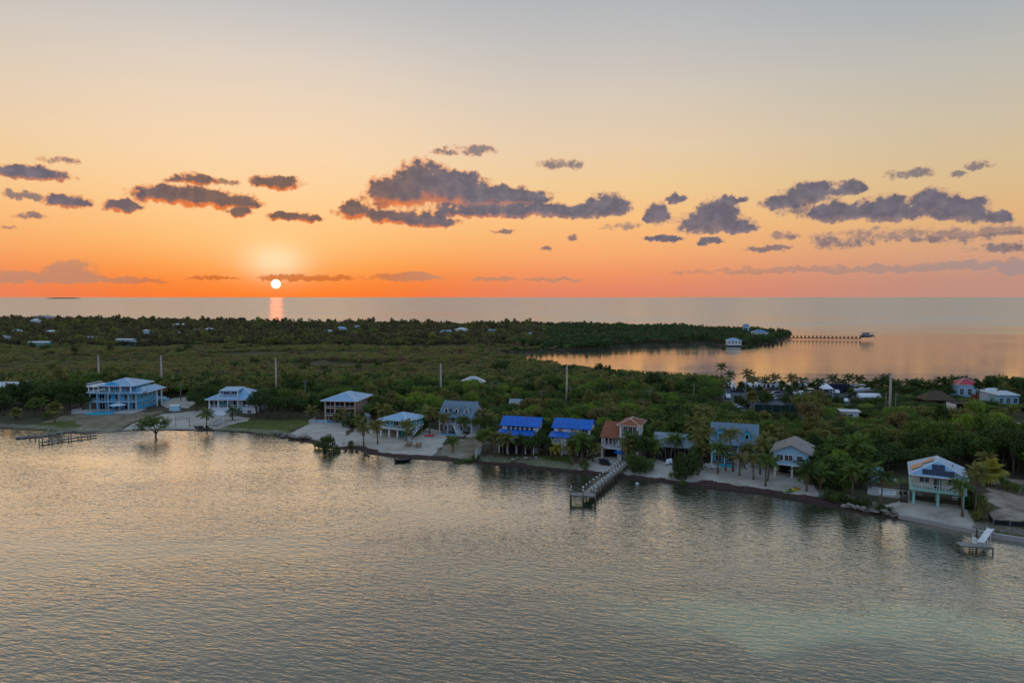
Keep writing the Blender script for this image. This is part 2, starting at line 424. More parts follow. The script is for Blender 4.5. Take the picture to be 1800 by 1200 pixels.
def terrain(x0, x1, y0, y1, step, names):
    xs = np.arange(x0, x1 + step / 2, step); ys = np.arange(y0, y1 + step / 2, step)
    X, Y = np.meshgrid(xs, ys); nx, ny = len(xs), len(ys)
    sd = land_sdf(X, Y); Z = land_z(X, Y, sd)
    A = {}
    if step < 2:
        A['sand'] = patch_mask(SAND, X, Y, 0.5); A['lawn'] = patch_mask(LAWN, X, Y, 0.6); A['dry'] = patch_mask(DRY, X, Y, 1.0)
        A['dirt'] = patch_mask(DIRT, X, Y, 1.6); A['road'] = patch_mask(ROAD, X, Y, 0.15)
        nd = seg_dist(px_line(NEAR_SHORE), X, Y, False)
        ang = X / Y * F_PX + CX
        wide = 0.7 + 2.3 * sstep(460, 640, ang) * (1 - sstep(1500, 1600, ang)) + 0.9 * sstep(1050, 1250, ang) * (1 - sstep(1500, 1600, ang))
        nd2 = nd + (vnoise(X, Y, 5, 21) - 0.5) * 2.2 + (vnoise(X, Y, 1.5, 22) - 0.5) * 1.0
        A['wrack'] = np.where(sd > -1.5, sstep(wide + 0.6, wide - 0.6, nd2), 0)
        A['sand'] = np.maximum(A['sand'], sstep(wide + 6, wide + 3, nd2) * (sd > 0) * 0.42)
    else:
        for k in ('sand', 'lawn', 'dry', 'dirt', 'road', 'wrack'): A[k] = np.zeros(X.shape)
    idx = np.arange(nx * ny).reshape(ny, nx)
    q = np.stack([idx[:-1, :-1], idx[:-1, 1:], idx[1:, 1:], idx[1:, :-1]], -1).reshape(-1, 4)
    keep = (Z.ravel()[q].max(1) > -1.2)
    order = ['ground', 'beach', 'lawn', 'car_park', 'seaweed_strip']
    cls = np.zeros(len(q), int)
    fa = {k: v.ravel()[q].mean(1) for k, v in A.items()}
    cls[fa['lawn'] > 0.5] = 2; cls[fa['sand'] > 0.5] = 1; cls[fa['road'] > 0.5] = 3; cls[fa['wrack'] > 0.5] = 4
    V = np.stack([X.ravel(), Y.ravel(), Z.ravel()], -1)
    for ci, nm in enumerate(order):
        s = q[keep & (cls == ci)]
        if not len(s): continue
        used, inv = np.unique(s, return_inverse=True)
        me = mesh_np(nm, V[used], inv.reshape(-1, 4), M_TERR, True)
        for k, v in A.items():
            at = me.attributes.new(k, 'FLOAT', 'POINT'); at.data.foreach_set('value', v.ravel()[used].astype(np.float32))
        tag(link(names.get(nm, nm), me), kind='structure')
terrain(-240, 150, 88, 300, 0.6, {})
terrain(-1740, -240, 150, 300, 6.0, {'ground': 'ground'})
terrain(150, 546, 60, 300, 6.0, {'ground': 'ground'})
terrain(-1740, 546, 300, 1302, 6.0, {'ground': 'ground'})

# ------------------------------------------------------------------ water
def sheet(name, x0, x1, y0, y1, z, m):
    me = mesh_np(name, [(x0, y0, z), (x1, y0, z), (x1, y1, z), (x0, y1, z)], [[0, 1, 2, 3]], m)
    return tag(link(name, me), kind='structure')

def water_shader(nt, body, rough, nrm, boost, most=0.93):
    fr = nt.nodes.new('ShaderNodeFresnel'); fr.inputs['IOR'].default_value = 1.333; nt.links.new(nrm.k, fr.inputs['Normal'])
    d = nt.nodes.new('ShaderNodeBsdfDiffuse'); nt.links.new(body.k, d.inputs['Color'])
    g = nt.nodes.new('ShaderNodeBsdfGlossy'); (nt.links.new(rough.k, g.inputs['Roughness']) if isinstance(rough, K) else setattr(g.inputs['Roughness'], 'default_value', rough)); g.inputs['Color'].default_value = (1.0, 0.95, 0.86, 1); nt.links.new(nrm.k, g.inputs['Normal'])
    m = nt.nodes.new('ShaderNodeMixShader'); nt.links.new((K(nt, fr.outputs[0]) * boost + 0.01).min(most).k, m.inputs[0])
    nt.links.new(d.outputs[0], m.inputs[1]); nt.links.new(g.outputs[0], m.inputs[2])
    return m.outputs[0]
def bay_mat(nt):
    p = position(nt)
    rot = nt.nodes.new('ShaderNodeVectorRotate'); rot.rotation_type = 'Z_AXIS'; rot.inputs['Angle'].default_value = R(14)
    nt.links.new(p.k, rot.inputs[0]); q = K(nt, rot.outputs[0])
    gust = noise(nt, p.vec('MULTIPLY', (0.35, 1.0, 1.0)), 0.045, 4, 0.55, 0.5)
    a = noise(nt, q.vec('MULTIPLY', (0.40, 1.0, 1.0)), 1.5, 2.0, 0.5, 0.3)
    a2 = noise(nt, q.vec('MULTIPLY', (0.34, 1.0, 1.0)), 1.2, 2.0, 0.45, 0.25)
    ridge = (a2 - 0.5).abs()
    b = noise(nt, q.vec('MULTIPLY', (0.45, 1.0, 1.0)), 4.2, 2.0, 0.5, 0.3)
    c = noise(nt, p.vec('MULTIPLY', (0.6, 1.0, 1.0)), 0.25, 2.0, 0.5)
    h = (a * 0.095 - ridge * 0.11 + b * 0.027 + c * 0.09) * gust.lerp(0.32, 0.66, 0.5, 1.25)
    nrm = bump(nt, h, 1.0, 1.0)
    x, y, z = p.xyz()
    body = mixc(nt, noise(nt, p, 0.03, 4, 0.6).lerp(0.4, 0.6), lin(48, 62, 48), lin(66, 72, 52))
    # a pale sandy shoal under shallow water
    e = p.vec('ADD', noise(nt, p, 0.09, 3, 0.55, out=1).vec('SUBTRACT', (0.5, 0.5, 0.5)).scale(22.0)).xyz()
    sx, sy = gp(1560, 1105, 0)
    u = (e[0] - sx) / 36.0; v = (e[1] - sy + (e[0] - sx) * 0.16) / 7.5
    shoal = (u * u + v * v)._m('SQRT').smooth(0.35, 1.25).neg1()
    body = mixc(nt, shoal * 0.8, body, lin(140, 154, 112))
    # brown shallows along the shore
    return water_shader(nt, body, 0.05, nrm, 3.3)
M_BAY = mat('bay_water', bay_mat)
def sea_mat(nt):
    p = position(nt)
    y = p.xyz()[1]
    streak = noise(nt, p.vec('MULTIPLY', (0.25, 1.0, 1.0)), 0.012, 4, 0.6)
    a = noise(nt, p.vec('MULTIPLY', (0.4, 1.0, 1.0)), 0.5, 3, 0.55)
    b = noise(nt, p.vec('MULTIPLY', (0.3, 1.0, 1.0)), 0.06, 3, 0.55)
    amp = y.lerp(320, 900, 0.03, 0.12) * streak.lerp(0.35, 0.65, 0.35, 1.2)
    n = nt.nodes.new('ShaderNodeBump'); n.inputs['Strength'].default_value = 1.0; n.inputs['Distance'].default_value = 1.0
    nt.links.new((a * amp + b * amp * 2.0).k, n.inputs['Height'])
    rough = streak.lerp(0.35, 0.65, 0.75, 1.25) * y.lerp(350, 1000, 0.06, 0.30)
    return water_shader(nt, mixc(nt, 0.5, lin(70, 76, 72), lin(80, 78, 66)), rough, K(nt, n.outputs[0]), 1.35, 0.68)
M_SEA = mat('sea_water', sea_mat)
sheet('bay_water', -1790, 560, -900, 255, 0.0, M_BAY)
sheet('sea_water', -1790, 560, 255, 1310, 0.0, M_SEA)
me = mesh_np('sea', [(-90000, -60000, -0.004), (90000, -60000, -0.004), (90000, 100000, -0.004), (-90000, 100000, -0.004)], [[0, 1, 2, 3]], M_SEA)
tag(link('sea_water', me), kind='structure')
# ------------------------------------------------------------------ building kit
class MB:
    """collects solid pieces and links them as one mesh object"""
    def __init__(s): s.v, s.f = [], []
    def add(s, vs, fs):
        o = len(s.v); s.v += [tuple(p) for p in vs]; s.f += [tuple(i + o for i in f) for f in fs]; return s
    def box(s, x0, x1, y0, y1, z0, z1):
        return s.add([(x0, y0, z0), (x1, y0, z0), (x1, y1, z0), (x0, y1, z0), (x0, y0, z1), (x1, y0, z1), (x1, y1, z1), (x0, y1, z1)],
                     [(0, 3, 2, 1), (4, 5, 6, 7), (0, 1, 5, 4), (1, 2, 6, 5), (2, 3, 7, 6), (3, 0, 4, 7)])
    def prism(s, pts, n):
        """pts: closed outline (3D), n: offset vector"""
        k = len(pts); n = Vector(n); a = [Vector(p) for p in pts]
        return s.add(a + [p + n for p in a], [tuple(range(k))[::-1], tuple(range(k, 2 * k))] + [(i, (i + 1) % k, k + (i + 1) % k, k + i) for i in range(k)])
    def tube(s, pts, rad, n=6, cap=True):
        pts = [Vector(p) for p in pts]; rad = rad if isinstance(rad, (list, tuple)) else [rad] * len(pts)
        o = len(s.v); prev = None
        for i, p in enumerate(pts):
            d = (pts[min(i + 1, len(pts) - 1)] - pts[max(i - 1, 0)]).normalized()
            if prev is None: prev = d.cross(Vector((0.31, 0.95, 0.07))).normalized()
            a = (prev - d * prev.dot(d)).normalized(); b = d.cross(a); prev = a
            for j in range(n):
                t = 2 * math.pi * j / n; s.v.append(tuple(p + (a * math.cos(t) + b * math.sin(t)) * rad[i]))
        for i in range(len(pts) - 1):
            for j in range(n): s.f.append((o + i * n + j, o + i * n + (j + 1) % n, o + (i + 1) * n + (j + 1) % n, o + (i + 1) * n + j))
        if cap:
            s.f.append(tuple(o + j for j in range(n))[::-1]); s.f.append(tuple(o + (len(pts) - 1) * n + j for j in range(n)))
        return s
    def mesh(s, name, m, smooth=False):
        me = bpy.data.meshes.new(name); me.from_pydata(s.v, [], s.f); me.update()
        if m: me.materials.append(m)
        if smooth: me.polygons.foreach_set('use_smooth', [True] * len(me.polygons))
        return me
    def build(s, name, m, parent=None, smooth=False, loc=None, rz=None):
        return link(name, s.mesh(name, m, smooth), parent, loc, rz)

def paint(name, rgb, rough=0.6, wear=0.12, siding=False, spec=0.3):
    def b(nt):
        p = coord(nt, 'Object'); n = noise(nt, p, 0.6, 5, 0.65); n2 = noise(nt, p.vec('MULTIPLY', (3, 3, 0.5)), 1.2, 3, 0.6)
        c = mixc(nt, (n * 0.5 + n2 * 0.5).lerp(0.35, 0.7) * wear * 2, lin(*rgb), lin(rgb[0] * 0.62, rgb[1] * 0.6, rgb[2] * 0.56))
        nr = None
        if siding:
            w = nt.nodes.new('ShaderNodeTexWave'); w.bands_direction = 'Z'; w.wave_profile = 'SAW'; w.inputs['Scale'].default_value = 1.6
            nt.links.new(p.k, w.inputs['Vector']); nr = bump(nt, K(nt, w.outputs[1]), 0.5, 0.05)
        return principled(nt, c, rough, spec, normal=nr)
    return mat(name, b)

def metal_roof(name, rgb, axis='x', rough=0.42, seam=2.2):
    def b(nt):
        p = coord(nt, 'Object'); x, y, z = p.xyz()
        n = noise(nt, p.vec('MULTIPLY', (1, 1, 0.4)), 0.5, 5, 0.65)
        s = ((x if axis == 'x' else y) * seam)._m('FRACT')
        ridge = ((s - 0.5).abs()).smooth(0.40, 0.48)
        c = mixc(nt, n.lerp(0.35, 0.7) * 0.45, lin(*rgb), lin(rgb[0] * 0.72, rgb[1] * 0.72, rgb[2] * 0.72))
        return principled(nt, c, rough, 0.5, 0.15, normal=bump(nt, ridge, 0.8, 0.05))
    return mat(name, b)

def shingle(name, rgb):
    def b(nt):
        p = coord(nt, 'Object')
        br = nt.nodes.new('ShaderNodeTexBrick'); br.inputs['Scale'].default_value = 2.5; br.inputs['Mortar Size'].default_value = 0.03
        x, y, z = p.xyz(); nt.links.new(comb(nt, x + y * 0.2, z * 1.3 + y).k, br.inputs['Vector'])
        br.inputs['Color1'].default_value = lin(*rgb); br.inputs['Color2'].default_value = lin(*[q * 0.86 for q in rgb]); br.inputs['Mortar'].default_value = lin(*[q * 0.6 for q in rgb])
        n = noise(nt, p, 0.7, 5, 0.6)
        c = mixc(nt, n.lerp(0.4, 0.7) * 0.35, K(nt, br.outputs[0]), lin(*[q * 0.66 for q in rgb]))
        return principled(nt, c, 0.85, 0.2)
    return mat(name, b)

def wood(name, rgb, rough=0.85):
    def b(nt):
        p = coord(nt, 'Object'); n = noise(nt, p.vec('MULTIPLY', (1, 1, 1)), 1.4, 5, 0.7); n2 = noise(nt, p.vec('MULTIPLY', (6, 0.6, 6)), 2.0, 3, 0.6)
        c = mixc(nt, (n * 0.5 + n2 * 0.5).lerp(0.35, 0.68), lin(*[q * 0.62 for q in rgb]), lin(*rgb))
        return principled(nt, c, rough, 0.2)
    return mat(name, b)

def flat(name, rgb, rough=0.6, spec=0.3, metal=0.0):
    return mat(name, lambda nt: principled(nt, mixc(nt, noise(nt, coord(nt, 'Object'), 1.5, 4, 0.6).lerp(0.35, 0.7) * 0.3, lin(*rgb), lin(*[q * 0.7 for q in rgb])), rough, spec, metal))

WHITE = paint('white_paint', (228, 230, 230), siding=True); TRIM = paint('white_trim', (236, 238, 238), wear=0.08)
GLASS = mat('window_glass', lambda nt: principled(nt, lin(20, 24, 28), 0.06, 0.6))
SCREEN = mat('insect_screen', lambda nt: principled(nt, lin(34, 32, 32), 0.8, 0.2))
CONCRETE = flat('concrete', (176, 172, 164), 0.85, 0.2)
PILING = wood('piling_wood', (146, 136, 116)); DECKWOOD = wood('deck_wood', (182, 176, 164)); DARKWOOD = wood('dark_wood', (84, 70, 58))
POOLW = mat('pool_water', lambda nt: principled(nt, lin(60, 150, 190), 0.05, 0.5, normal=bump(nt, noise(nt, position(nt), 1.5, 2), 0.3, 0.1)))
GREYMETAL = flat('grey_metal', (150, 152, 154), 0.45, 0.5, 0.3); BLACK = flat('black_plastic', (30, 30, 32), 0.5); RUBBER = flat('rubber', (28, 28, 30), 0.85)

FOOT = []      # footprints kept clear of trees: (list of corners)
def clear(pts): FOOT.append(np.array(pts))

class House:
    def __init__(s, name, px, py, rz, label, cat='house', group=None, z=1.2, clear_box=None, sc=(1, 1, 1)):
        x, y = gp(px, py, z)
        s.root = bpy.data.objects.new(name, None); COL.objects.link(s.root)
        s.root.location = (x, y, z); s.root.rotation_euler = (0, 0, R(rz)); s.root.scale = sc; s.rz = R(rz); s.xy = (x, y)
        tag(s.root, label, cat, group)
        if clear_box: s.clear(*clear_box)
    def world(s, x, y):
        c, n = math.cos(s.rz), math.sin(s.rz); return (s.xy[0] + x * c - y * n, s.xy[1] + x * n + y * c)
    def clear(s, x0, x1, y0, y1): clear([s.world(x0, y0), s.world(x1, y0), s.world(x1, y1), s.world(x0, y1)])
    def box(s, name, x0, x1, y0, y1, z0, z1, m, parent=None): return MB().box(x0, x1, y0, y1, z0, z1).build(name, m, parent or s.root)
    def win(s, a, z, w, h, at=0.0, side='f', m=None, frame=None, bars=1, hbar=True, name='window'):
        """a: centre along the wall, z: sill height, at: wall plane"""
        def T(u, d, zz):
            return {'f': (u, at - d, zz), 'r': (at + d, u, zz), 'l': (at - d, u, zz), 'b': (u, at + d, zz)}[side]
        def bx(mb, u0, u1, d0, d1, z0, z1):
            p, q = T(u0, d0, z0), T(u1, d1, z1)
            mb.box(min(p[0], q[0]), max(p[0], q[0]), min(p[1], q[1]), max(p[1], q[1]), min(p[2], q[2]), max(p[2], q[2]))
        t = 0.09; u0, u1 = a - w / 2, a + w / 2
        fr = MB()
        bx(fr, u0 - t, u0, 0.003, 0.07, z - t, z + h + t); bx(fr, u1, u1 + t, 0.003, 0.07, z - t, z + h + t)
        bx(fr, u0, u1, 0.003, 0.07, z + h, z + h + t); bx(fr, u0, u1, 0.003, 0.09, z - t, z)
        for i in range(bars):
            c = u0 + w * (i + 1) / (bars + 1); bx(fr, c - 0.035, c + 0.035, 0.003, 0.06, z, z + h)
        if hbar: bx(fr, u0, u1, 0.003, 0.055, z + h * 0.5 - 0.03, z + h * 0.5 + 0.03)
        o = fr.build(name, frame or TRIM, s.root)
        pn = MB(); bx(pn, u0, u1, 0.002, 0.03, z, z + h); pn.build('pane', m or GLASS, o)
        return o
    def door(s, a, z, w, h, at=0.0, side='f', m=None): return s.win(a, z, w, h, at, side, m, bars=1, hbar=False, name='door')
    def post(s, x, y, z0, z1, r=0.14, m=None, name='post'): return MB().box(x - r, x + r, y - r, y + r, z0, z1).build(name, m or TRIM, s.root)
    def rail(s, pts, z, h=0.95, m=None, step=0.42):
        mb = MB()
        for (xa, ya), (xb, yb) in zip(pts[:-1], pts[1:]):
            for zz, t in ((z + h, 0.045), (z + 0.12, 0.03)): mb.tube([(xa, ya, zz), (xb, yb, zz)], t, 4)
            n = max(2, int(math.hypot(xb - xa, yb - ya) / step))
            for i in range(n + 1):
                f = i / n; x, y = xa + (xb - xa) * f, ya + (yb - ya) * f
                mb.tube([(x, y, z), (x, y, z + h)], 0.05 if i % 4 == 0 else 0.022, 4)
        return mb.build('railing', m or TRIM, s.root)
    def hip(s, x0, x1, y0, y1, z, h, m, ov=0.6, ridge=None, name='roof', fascia=None):
        x0, x1, y0, y1 = x0 - ov, x1 + ov, y0 - ov, y1 + ov; w, d = x1 - x0, y1 - y0
        if w >= d: r = min(d / 2, w / 2 - 0.05) if ridge is None else ridge; a, b = (x0 + r, (y0 + y1) / 2), (x1 - r, (y0 + y1) / 2)
        else: r = min(w / 2, d / 2 - 0.05) if ridge is None else ridge; a, b = ((x0 + x1) / 2, y0 + r), ((x0 + x1) / 2, y1 - r)
        t = 0.18; mb = MB()
        V = [(x0, y0, z), (x1, y0, z), (x1, y1, z), (x0, y1, z)]
        top = [(p[0], p[1], z + t) for p in V] + [(*a, z + h), (*b, z + h)]
        faces = [(0, 1, 5, 4), (1, 2, 5), (2, 3, 4, 5), (3, 0, 4)] if w >= d else [(0, 1, 4), (1, 2, 5, 4), (2, 3, 5), (3, 0, 4, 5)]
        mb.add(top, faces); o = mb.build(name, m, s.root)
        fb = MB().add(V + [(p[0], p[1], z + t) for p in V], [(0, 3, 2, 1), (0, 1, 5, 4), (1, 2, 6, 5), (2, 3, 7, 6), (3, 0, 4, 7)])
        fb.build('fascia', fascia or TRIM, o)
        rc = MB().tube([top[4], top[5]], 0.09, 5)
        for c, e in ((0, 4), (3, 4), (1, 5), (2, 5)) if w >= d else ((0, 4), (1, 4), (2, 5), (3, 5)): rc.tube([top[c], top[e]], 0.07, 5)
        rc.build('ridge_cap', fascia or TRIM, o)
        return o
    def gable(s, x0, x1, y0, y1, z, h, m, axis='x', ov=0.45, name='roof', wallm=None, gov=None):
        t = 0.16; gov = ov if gov is None else gov; mb = MB()
        if axis == 'x':
            yc = (y0 + y1) / 2; k = h / ((y1 - y0) / 2); ze = z - ov * k
            prof = [(y0 - ov, ze), (yc, z + h), (y1 + ov, ze), (y1 + ov, ze + t), (yc, z + h + t), (y0 - ov, ze + t)]
            mb.prism([(x0 - gov, p, q) for p, q in prof], (x1 - x0 + 2 * gov, 0, 0)); o = mb.build(name, m, s.root)
            for xx, dx in ((x0, 0.12), (x1 - 0.12, 0.12)):
                MB().prism([(xx, y0, z), (xx, y1, z), (xx, yc, z + h)], (dx, 0, 0)).build('gable_wall', wallm or WHITE, s.root)
        else:
            xc = (x0 + x1) / 2; k = h / ((x1 - x0) / 2); ze = z - ov * k
            prof = [(x0 - ov, ze), (xc, z + h), (x1 + ov, ze), (x1 + ov, ze + t), (xc, z + h + t), (x0 - ov, ze + t)]
            mb.prism([(p, y0 - gov, q) for p, q in prof], (0, y1 - y0 + 2 * gov, 0)); o = mb.build(name, m, s.root)
            for yy in (y0, y1 - 0.12):
                MB().prism([(x0, yy, z), (x1, yy, z), (xc, yy, z + h)], (0, 0.12, 0)).build('gable_wall', wallm or WHITE, s.root)
        return o
    def shed(s, x0, x1, y0, y1, z0, z1, m, t=0.14, name='porch_roof'):
        return MB().prism([(x0, y0, z0), (x0, y1, z1), (x0, y1, z1 + t), (x0, y0, z0 + t)], (x1 - x0, 0, 0)).build(name, m, s.root)
    def dormer(s, x, y0, y1, z, w, wh, rh, wallm, roofm):
        b = MB().box(x - w / 2, x + w / 2, y0, y1, z, z + wh)
        b.prism([(x - w / 2, y0, z + wh), (x + w / 2, y0, z + wh), (x, y0, z + wh + rh)], (0, y1 - y0, 0))
        d = b.build('dormer', wallm, s.root)
        r = MB(); k = rh / (w / 2); o = 0.22
        prof = [(x - w / 2 - o, z + wh - o * k), (x, z + wh + rh), (x + w / 2 + o, z + wh - o * k), (x + w / 2 + o, z + wh - o * k + 0.12), (x, z + wh + rh + 0.12), (x - w / 2 - o, z + wh - o * k + 0.12)]
        r.prism([(p, y0 - 0.25, q) for p, q in prof], (0, y1 - y0 + 0.25, 0)).build('dormer_roof', roofm, d)
        f = MB(); f.box(x - 0.42, x + 0.42, y0 - 0.05, y0 - 0.003, z + 0.3, z + wh - 0.05); f.build('dormer_window', TRIM, d)
        MB().box(x - 0.34, x + 0.34, y0 - 0.07, y0 - 0.052, z + 0.38, z + wh - 0.13).build('dormer_pane', GLASS, d)
        return d
    def stairs(s, x0, y0, z0, x1, y1, z1, w, m=None):
        """straight flight between two points, width w across"""
        mb = MB(); a, b = Vector((x0, y0, z0)), Vector((x1, y1, z1)); n = max(3, int(abs(z1 - z0) / 0.19))
        d = Vector((x1 - x0, y1 - y0, 0)); L = d.length; d.normalize(); sd = Vector((-d.y, d.x, 0)) * w / 2
        for i in range(n):
            p = a.lerp(b, (i + 0.5) / n); h = L / n * 0.55
            q = [p - d * h - sd, p + d * h - sd, p + d * h + sd, p - d * h + sd]
            mb.prism([tuple(v) for v in q], (0, 0, -0.06))
        for sgn in (-1, 1):
            mb.prism([tuple(a + sd * sgn), tuple(b + sd * sgn), tuple(b + sd * sgn + Vector((0, 0, -0.28))), tuple(a + sd * sgn + Vector((0, 0, -0.28)))], tuple(sd * sgn * 0.08 / (w / 2)))
            mb.tube([tuple(a + sd * sgn + Vector((0, 0, 0.9))), tuple(b + sd * sgn + Vector((0, 0, 0.9)))], 0.045, 4)
            for i in range(5): p = a.lerp(b, i / 4) + sd * sgn; mb.tube([tuple(p), tuple(p + Vector((0, 0, 0.9)))], 0.035, 4)
        return mb.build('stairs', m or TRIM, s.root)

LANDMARKS = []   # (x, y, phrase) used when things around are described
def mark(h, phrase): LANDMARKS.append((h.xy[0], h.xy[1], phrase))

SKYB = paint('sky_blue_paint', (70, 186, 232), siding=True); TURQ = paint('turquoise_paint', (70, 190, 184), siding=True)
PALEB = paint('pale_blue_paint', (164, 208, 228), siding=True); PINK = paint('pink_stucco', (196, 158, 136)); CREAM = paint('cream_stucco', (222, 214, 198))
TEAL = paint('teal_paint', (56, 192, 212), siding=True); MINT = paint('mint_paint', (150, 206, 188)); GREYW = paint('grey_white_paint', (196, 202, 204), siding=True)
BLUEROOF = metal_roof('pale_blue_metal_roof', (136, 182, 212)); WHITEROOF = metal_roof('white_metal_roof', (206, 212, 214)); SLATE = metal_roof('slate_blue_metal_roof', (110, 132, 146))
GREYROOF = metal_roof('grey_metal_roof', (146, 158, 164)); TARP = mat('blue_tarp', lambda nt: principled(nt, mixc(nt, noise(nt, coord(nt).vec('MULTIPLY', (2.0, 0.5, 0.5)), 1.1, 5, 0.65).lerp(0.35, 0.7), lin(0, 108, 206), lin(18, 82, 160)), 0.45, 0.4, normal=bump(nt, noise(nt, coord(nt), 1.2, 4, 0.6), 0.6, 0.15)))
TILE = shingle('terracotta_tile', (176, 108, 78)); TANROOF = shingle('tan_shingle', (176, 166, 154)); REDROOF = metal_roof('red_metal_roof', (190, 44, 52))

# ---- long white-roofed building, partly behind trees at the frame's edge
h = House('long_pavilion', 28, 695, 2, 'long low building with white metal roof at the left edge behind trees', 'building', clear_box=(-13, 10, -3, 10)); mark(h, 'long white-roofed building')
h.box('wall', -14, 8, 0, 7, -0.6, 3.0, CREAM)
for i in range(6): h.win(-12 + i * 2.2, 0.3, 1.4, 2.3, 0, 'f')
h.hip(-14, 2, 0, 7, 3.0, 1.7, WHITEROOF, 1.0); h.hip(-1, 7, -2.2, 6, 3.02, 2.3, WHITEROOF, 0.7); h.hip(8.6, 14, 1, 6, 2.7, 1.5, WHITEROOF, 0.5)
h.box('end_wall', 8.6, 14, 1, 6, -0.6, 2.7, CREAM)

# ---- large sky blue three-storey house
h = House('blue_villa', 203, 720, 0, 'large sky blue three-storey house with white balconies and pool terrace', sc=(1, 1, .94), clear_box=(-9, 17, -16, 16)); mark(h, 'large sky blue villa')
h.box('ground_floor', -6.5, 7, 1.6, 13, -0.6, 2.7, SKYB); h.box('middle_floor', -6.5, 7, 1.6, 13, 2.95, 5.7, SKYB); h.box('top_floor', -5, 5.2, 3.4, 12, 5.95, 8.2, SKYB)
for z in (2.7, 5.7): h.box('balcony_slab', -8.2, 7.4, -0.6, 13.2, z, z + 0.25, PALEB)
h.box('terrace_slab', -9.2, -6.5, -0.4, 9, 6.0, 6.16, TRIM)
for x in (-8, -5.6, -2, 1.6, 4.6, 7.1):
    h.post(x, -0.4, -0.6, 2.7, 0.17, PALEB); h.post(x, -0.4, 2.95, 5.7, 0.14, PALEB)
for x in (-5.6, -2, 1.6, 5.0): h.post(x, 0.4, 5.95, 8.2, 0.17)
h.rail([(-8.1, 8), (-8.1, -0.5), (7.3, -0.5)], 2.95, m=PALEB); h.rail([(-8.1, 8), (-8.1, -0.5), (4.2, -0.5)], 5.95, m=PALEB)
h.rail([(-9.0, 8), (-9.0, -0.3), (-5.2, -0.3), (-5.2, 3.3)], 8.25)
h.box('roof_terrace', -9.1, -5.15, -0.35, 9, 8.0, 8.2, TRIM)
for x in (-8.6, -7): h.post(x, 0.2, 5.95, 8.0, 0.15)
for x in (-5.2, -3, 0, 3, 5.6):
    h.door(x, 0.0, 1.7, 2.2, 1.6); h.door(x, 3.0, 1.7, 2.2, 1.6)
for x in (-3.4, -0.6, 2.4): h.win(x, 6.1, 1.9, 1.7, 3.4, bars=2)
for y in (3, 5.6, 8.2, 10.8): h.win(y, 3.6, 1.2, 1.5, 7, 'r')
for y in (4, 7.4, 10.6): h.win(y, 0.6, 1.2, 1.4, 7, 'r')
for y in (5, 9): h.win(y, 6.4, 1.1, 1.2, 5.2, 'r')
h.hip(-5.2, 5.4, 0.6, 12.2, 8.2, 2.2, BLUEROOF, 0.8)
h.shed(2.2, 9.4, -1.2, 3.4, 5.75, 6.7, BLUEROOF); h.hip(5.4, 8.6, 2, 13.4, 5.72, 1.7, BLUEROOF, 0.9, name='side_roof')
MB().prism([(-4.2, 0.55, 8.4), (1.8, 0.55, 8.4), (-1.2, 0.55, 9.9)], (0, 0.1, 0)).build('gable_panel', SKYB, h.root)
h.box('terrace', -10, 9.5, -7.2, 1.5, -1.3, 0.12, CONCRETE); h.box('pool_wall', -4.6, 3.6, -8.4, -7.25, -1.3, 0.3, TEAL)
MB().box(-4.2, 3.2, -7.1, -3.2, 0.125, 0.16).build('pool_water', POOLW, h.root)
h.rail([(-9.8, -1), (-9.8, -7), (-5, -7)], 0.12); 
for i, (x, y) in enumerate(((9.0, 12), (9.0, 9))): h.post(x, y, -0.6, 5.6, 0.16)

# ---- pale hipped house with dormer balcony
h = House('hipped_beach_house', 408, 724, 0, 'wide hipped-roof beach house with balcony dormer, white porch posts and turquoise chairs', sc=(.95, .95, .9), clear_box=(-9, 10, -10, 12)); mark(h, 'wide hipped-roof beach house')
h.box('wall', -7, 8, 1.8, 11, -0.6, 4.6, GREYW); h.box('plinth', -7.5, 8.5, -1.0, 1.8, -0.6, 1.5, WHITE); h.box('porch_floor', -7.6, 8.6, -1.1, 1.8, 1.5, 1.68, TRIM)
for x in (-7.2, -4.2, -1.0, 2.4, 5.4, 8.2): h.post(x, -0.9, 1.68, 4.6, 0.17)
for x in (-5.6, -2.5, 0.7, 3.9): h.door(x, 1.75, 1.8, 2.3, 1.8)
h.win(6.5, 2.2, 1.8, 1.6, 1.8, bars=2); h.win(6.2, -0.1, 1.2, 1.0, -1.0); h.win(3.4, -0.1, 1.2, 1.0, -1.0)
for y in (4, 7, 9.6): h.win(y, 2.0, 1.3, 1.5, 8, 'r')
h.rail([(-7.3, -0.9), (8.3, -0.9)], 1.68)
h.hip(-7.4, 8.4, -1.2, 11.4, 4.6, 3.6, BLUEROOF, 0.9)
h.box('dormer', -3.6, 1.6, 1.4, 6, 5.2, 7.6, GREYW); h.shed(-4.2, 2.2, -0.2, 6, 7.5, 8.2, BLUEROOF, name='dormer_roof')
h.box('balcony_floor', -4.4, 2.4, -1.3, 1.4, 5.15, 5.3, TRIM); h.rail([(-4.3, 1), (-4.3, -1.2), (2.3, -1.2), (2.3, 1)], 5.3)
for x in (-2.3, 0.4): h.door(x, 5.3, 1.8, 1.9, 1.4)
for x in (-4.0, 2.0): h.post(x, 0.0, 5.3, 7.5, 0.1)
h.box('pool_terrace', -7, 0, -6.5, -1.15, -1.0, 0.16, CONCRETE); MB().box(-6, -0.8, -5.6, -2.2, 0.165, 0.2).build('pool_water', POOLW, h.root)
h.stairs(1.5, -4.0, -0.5, 1.5, -1.1, 1.6, 2.0)

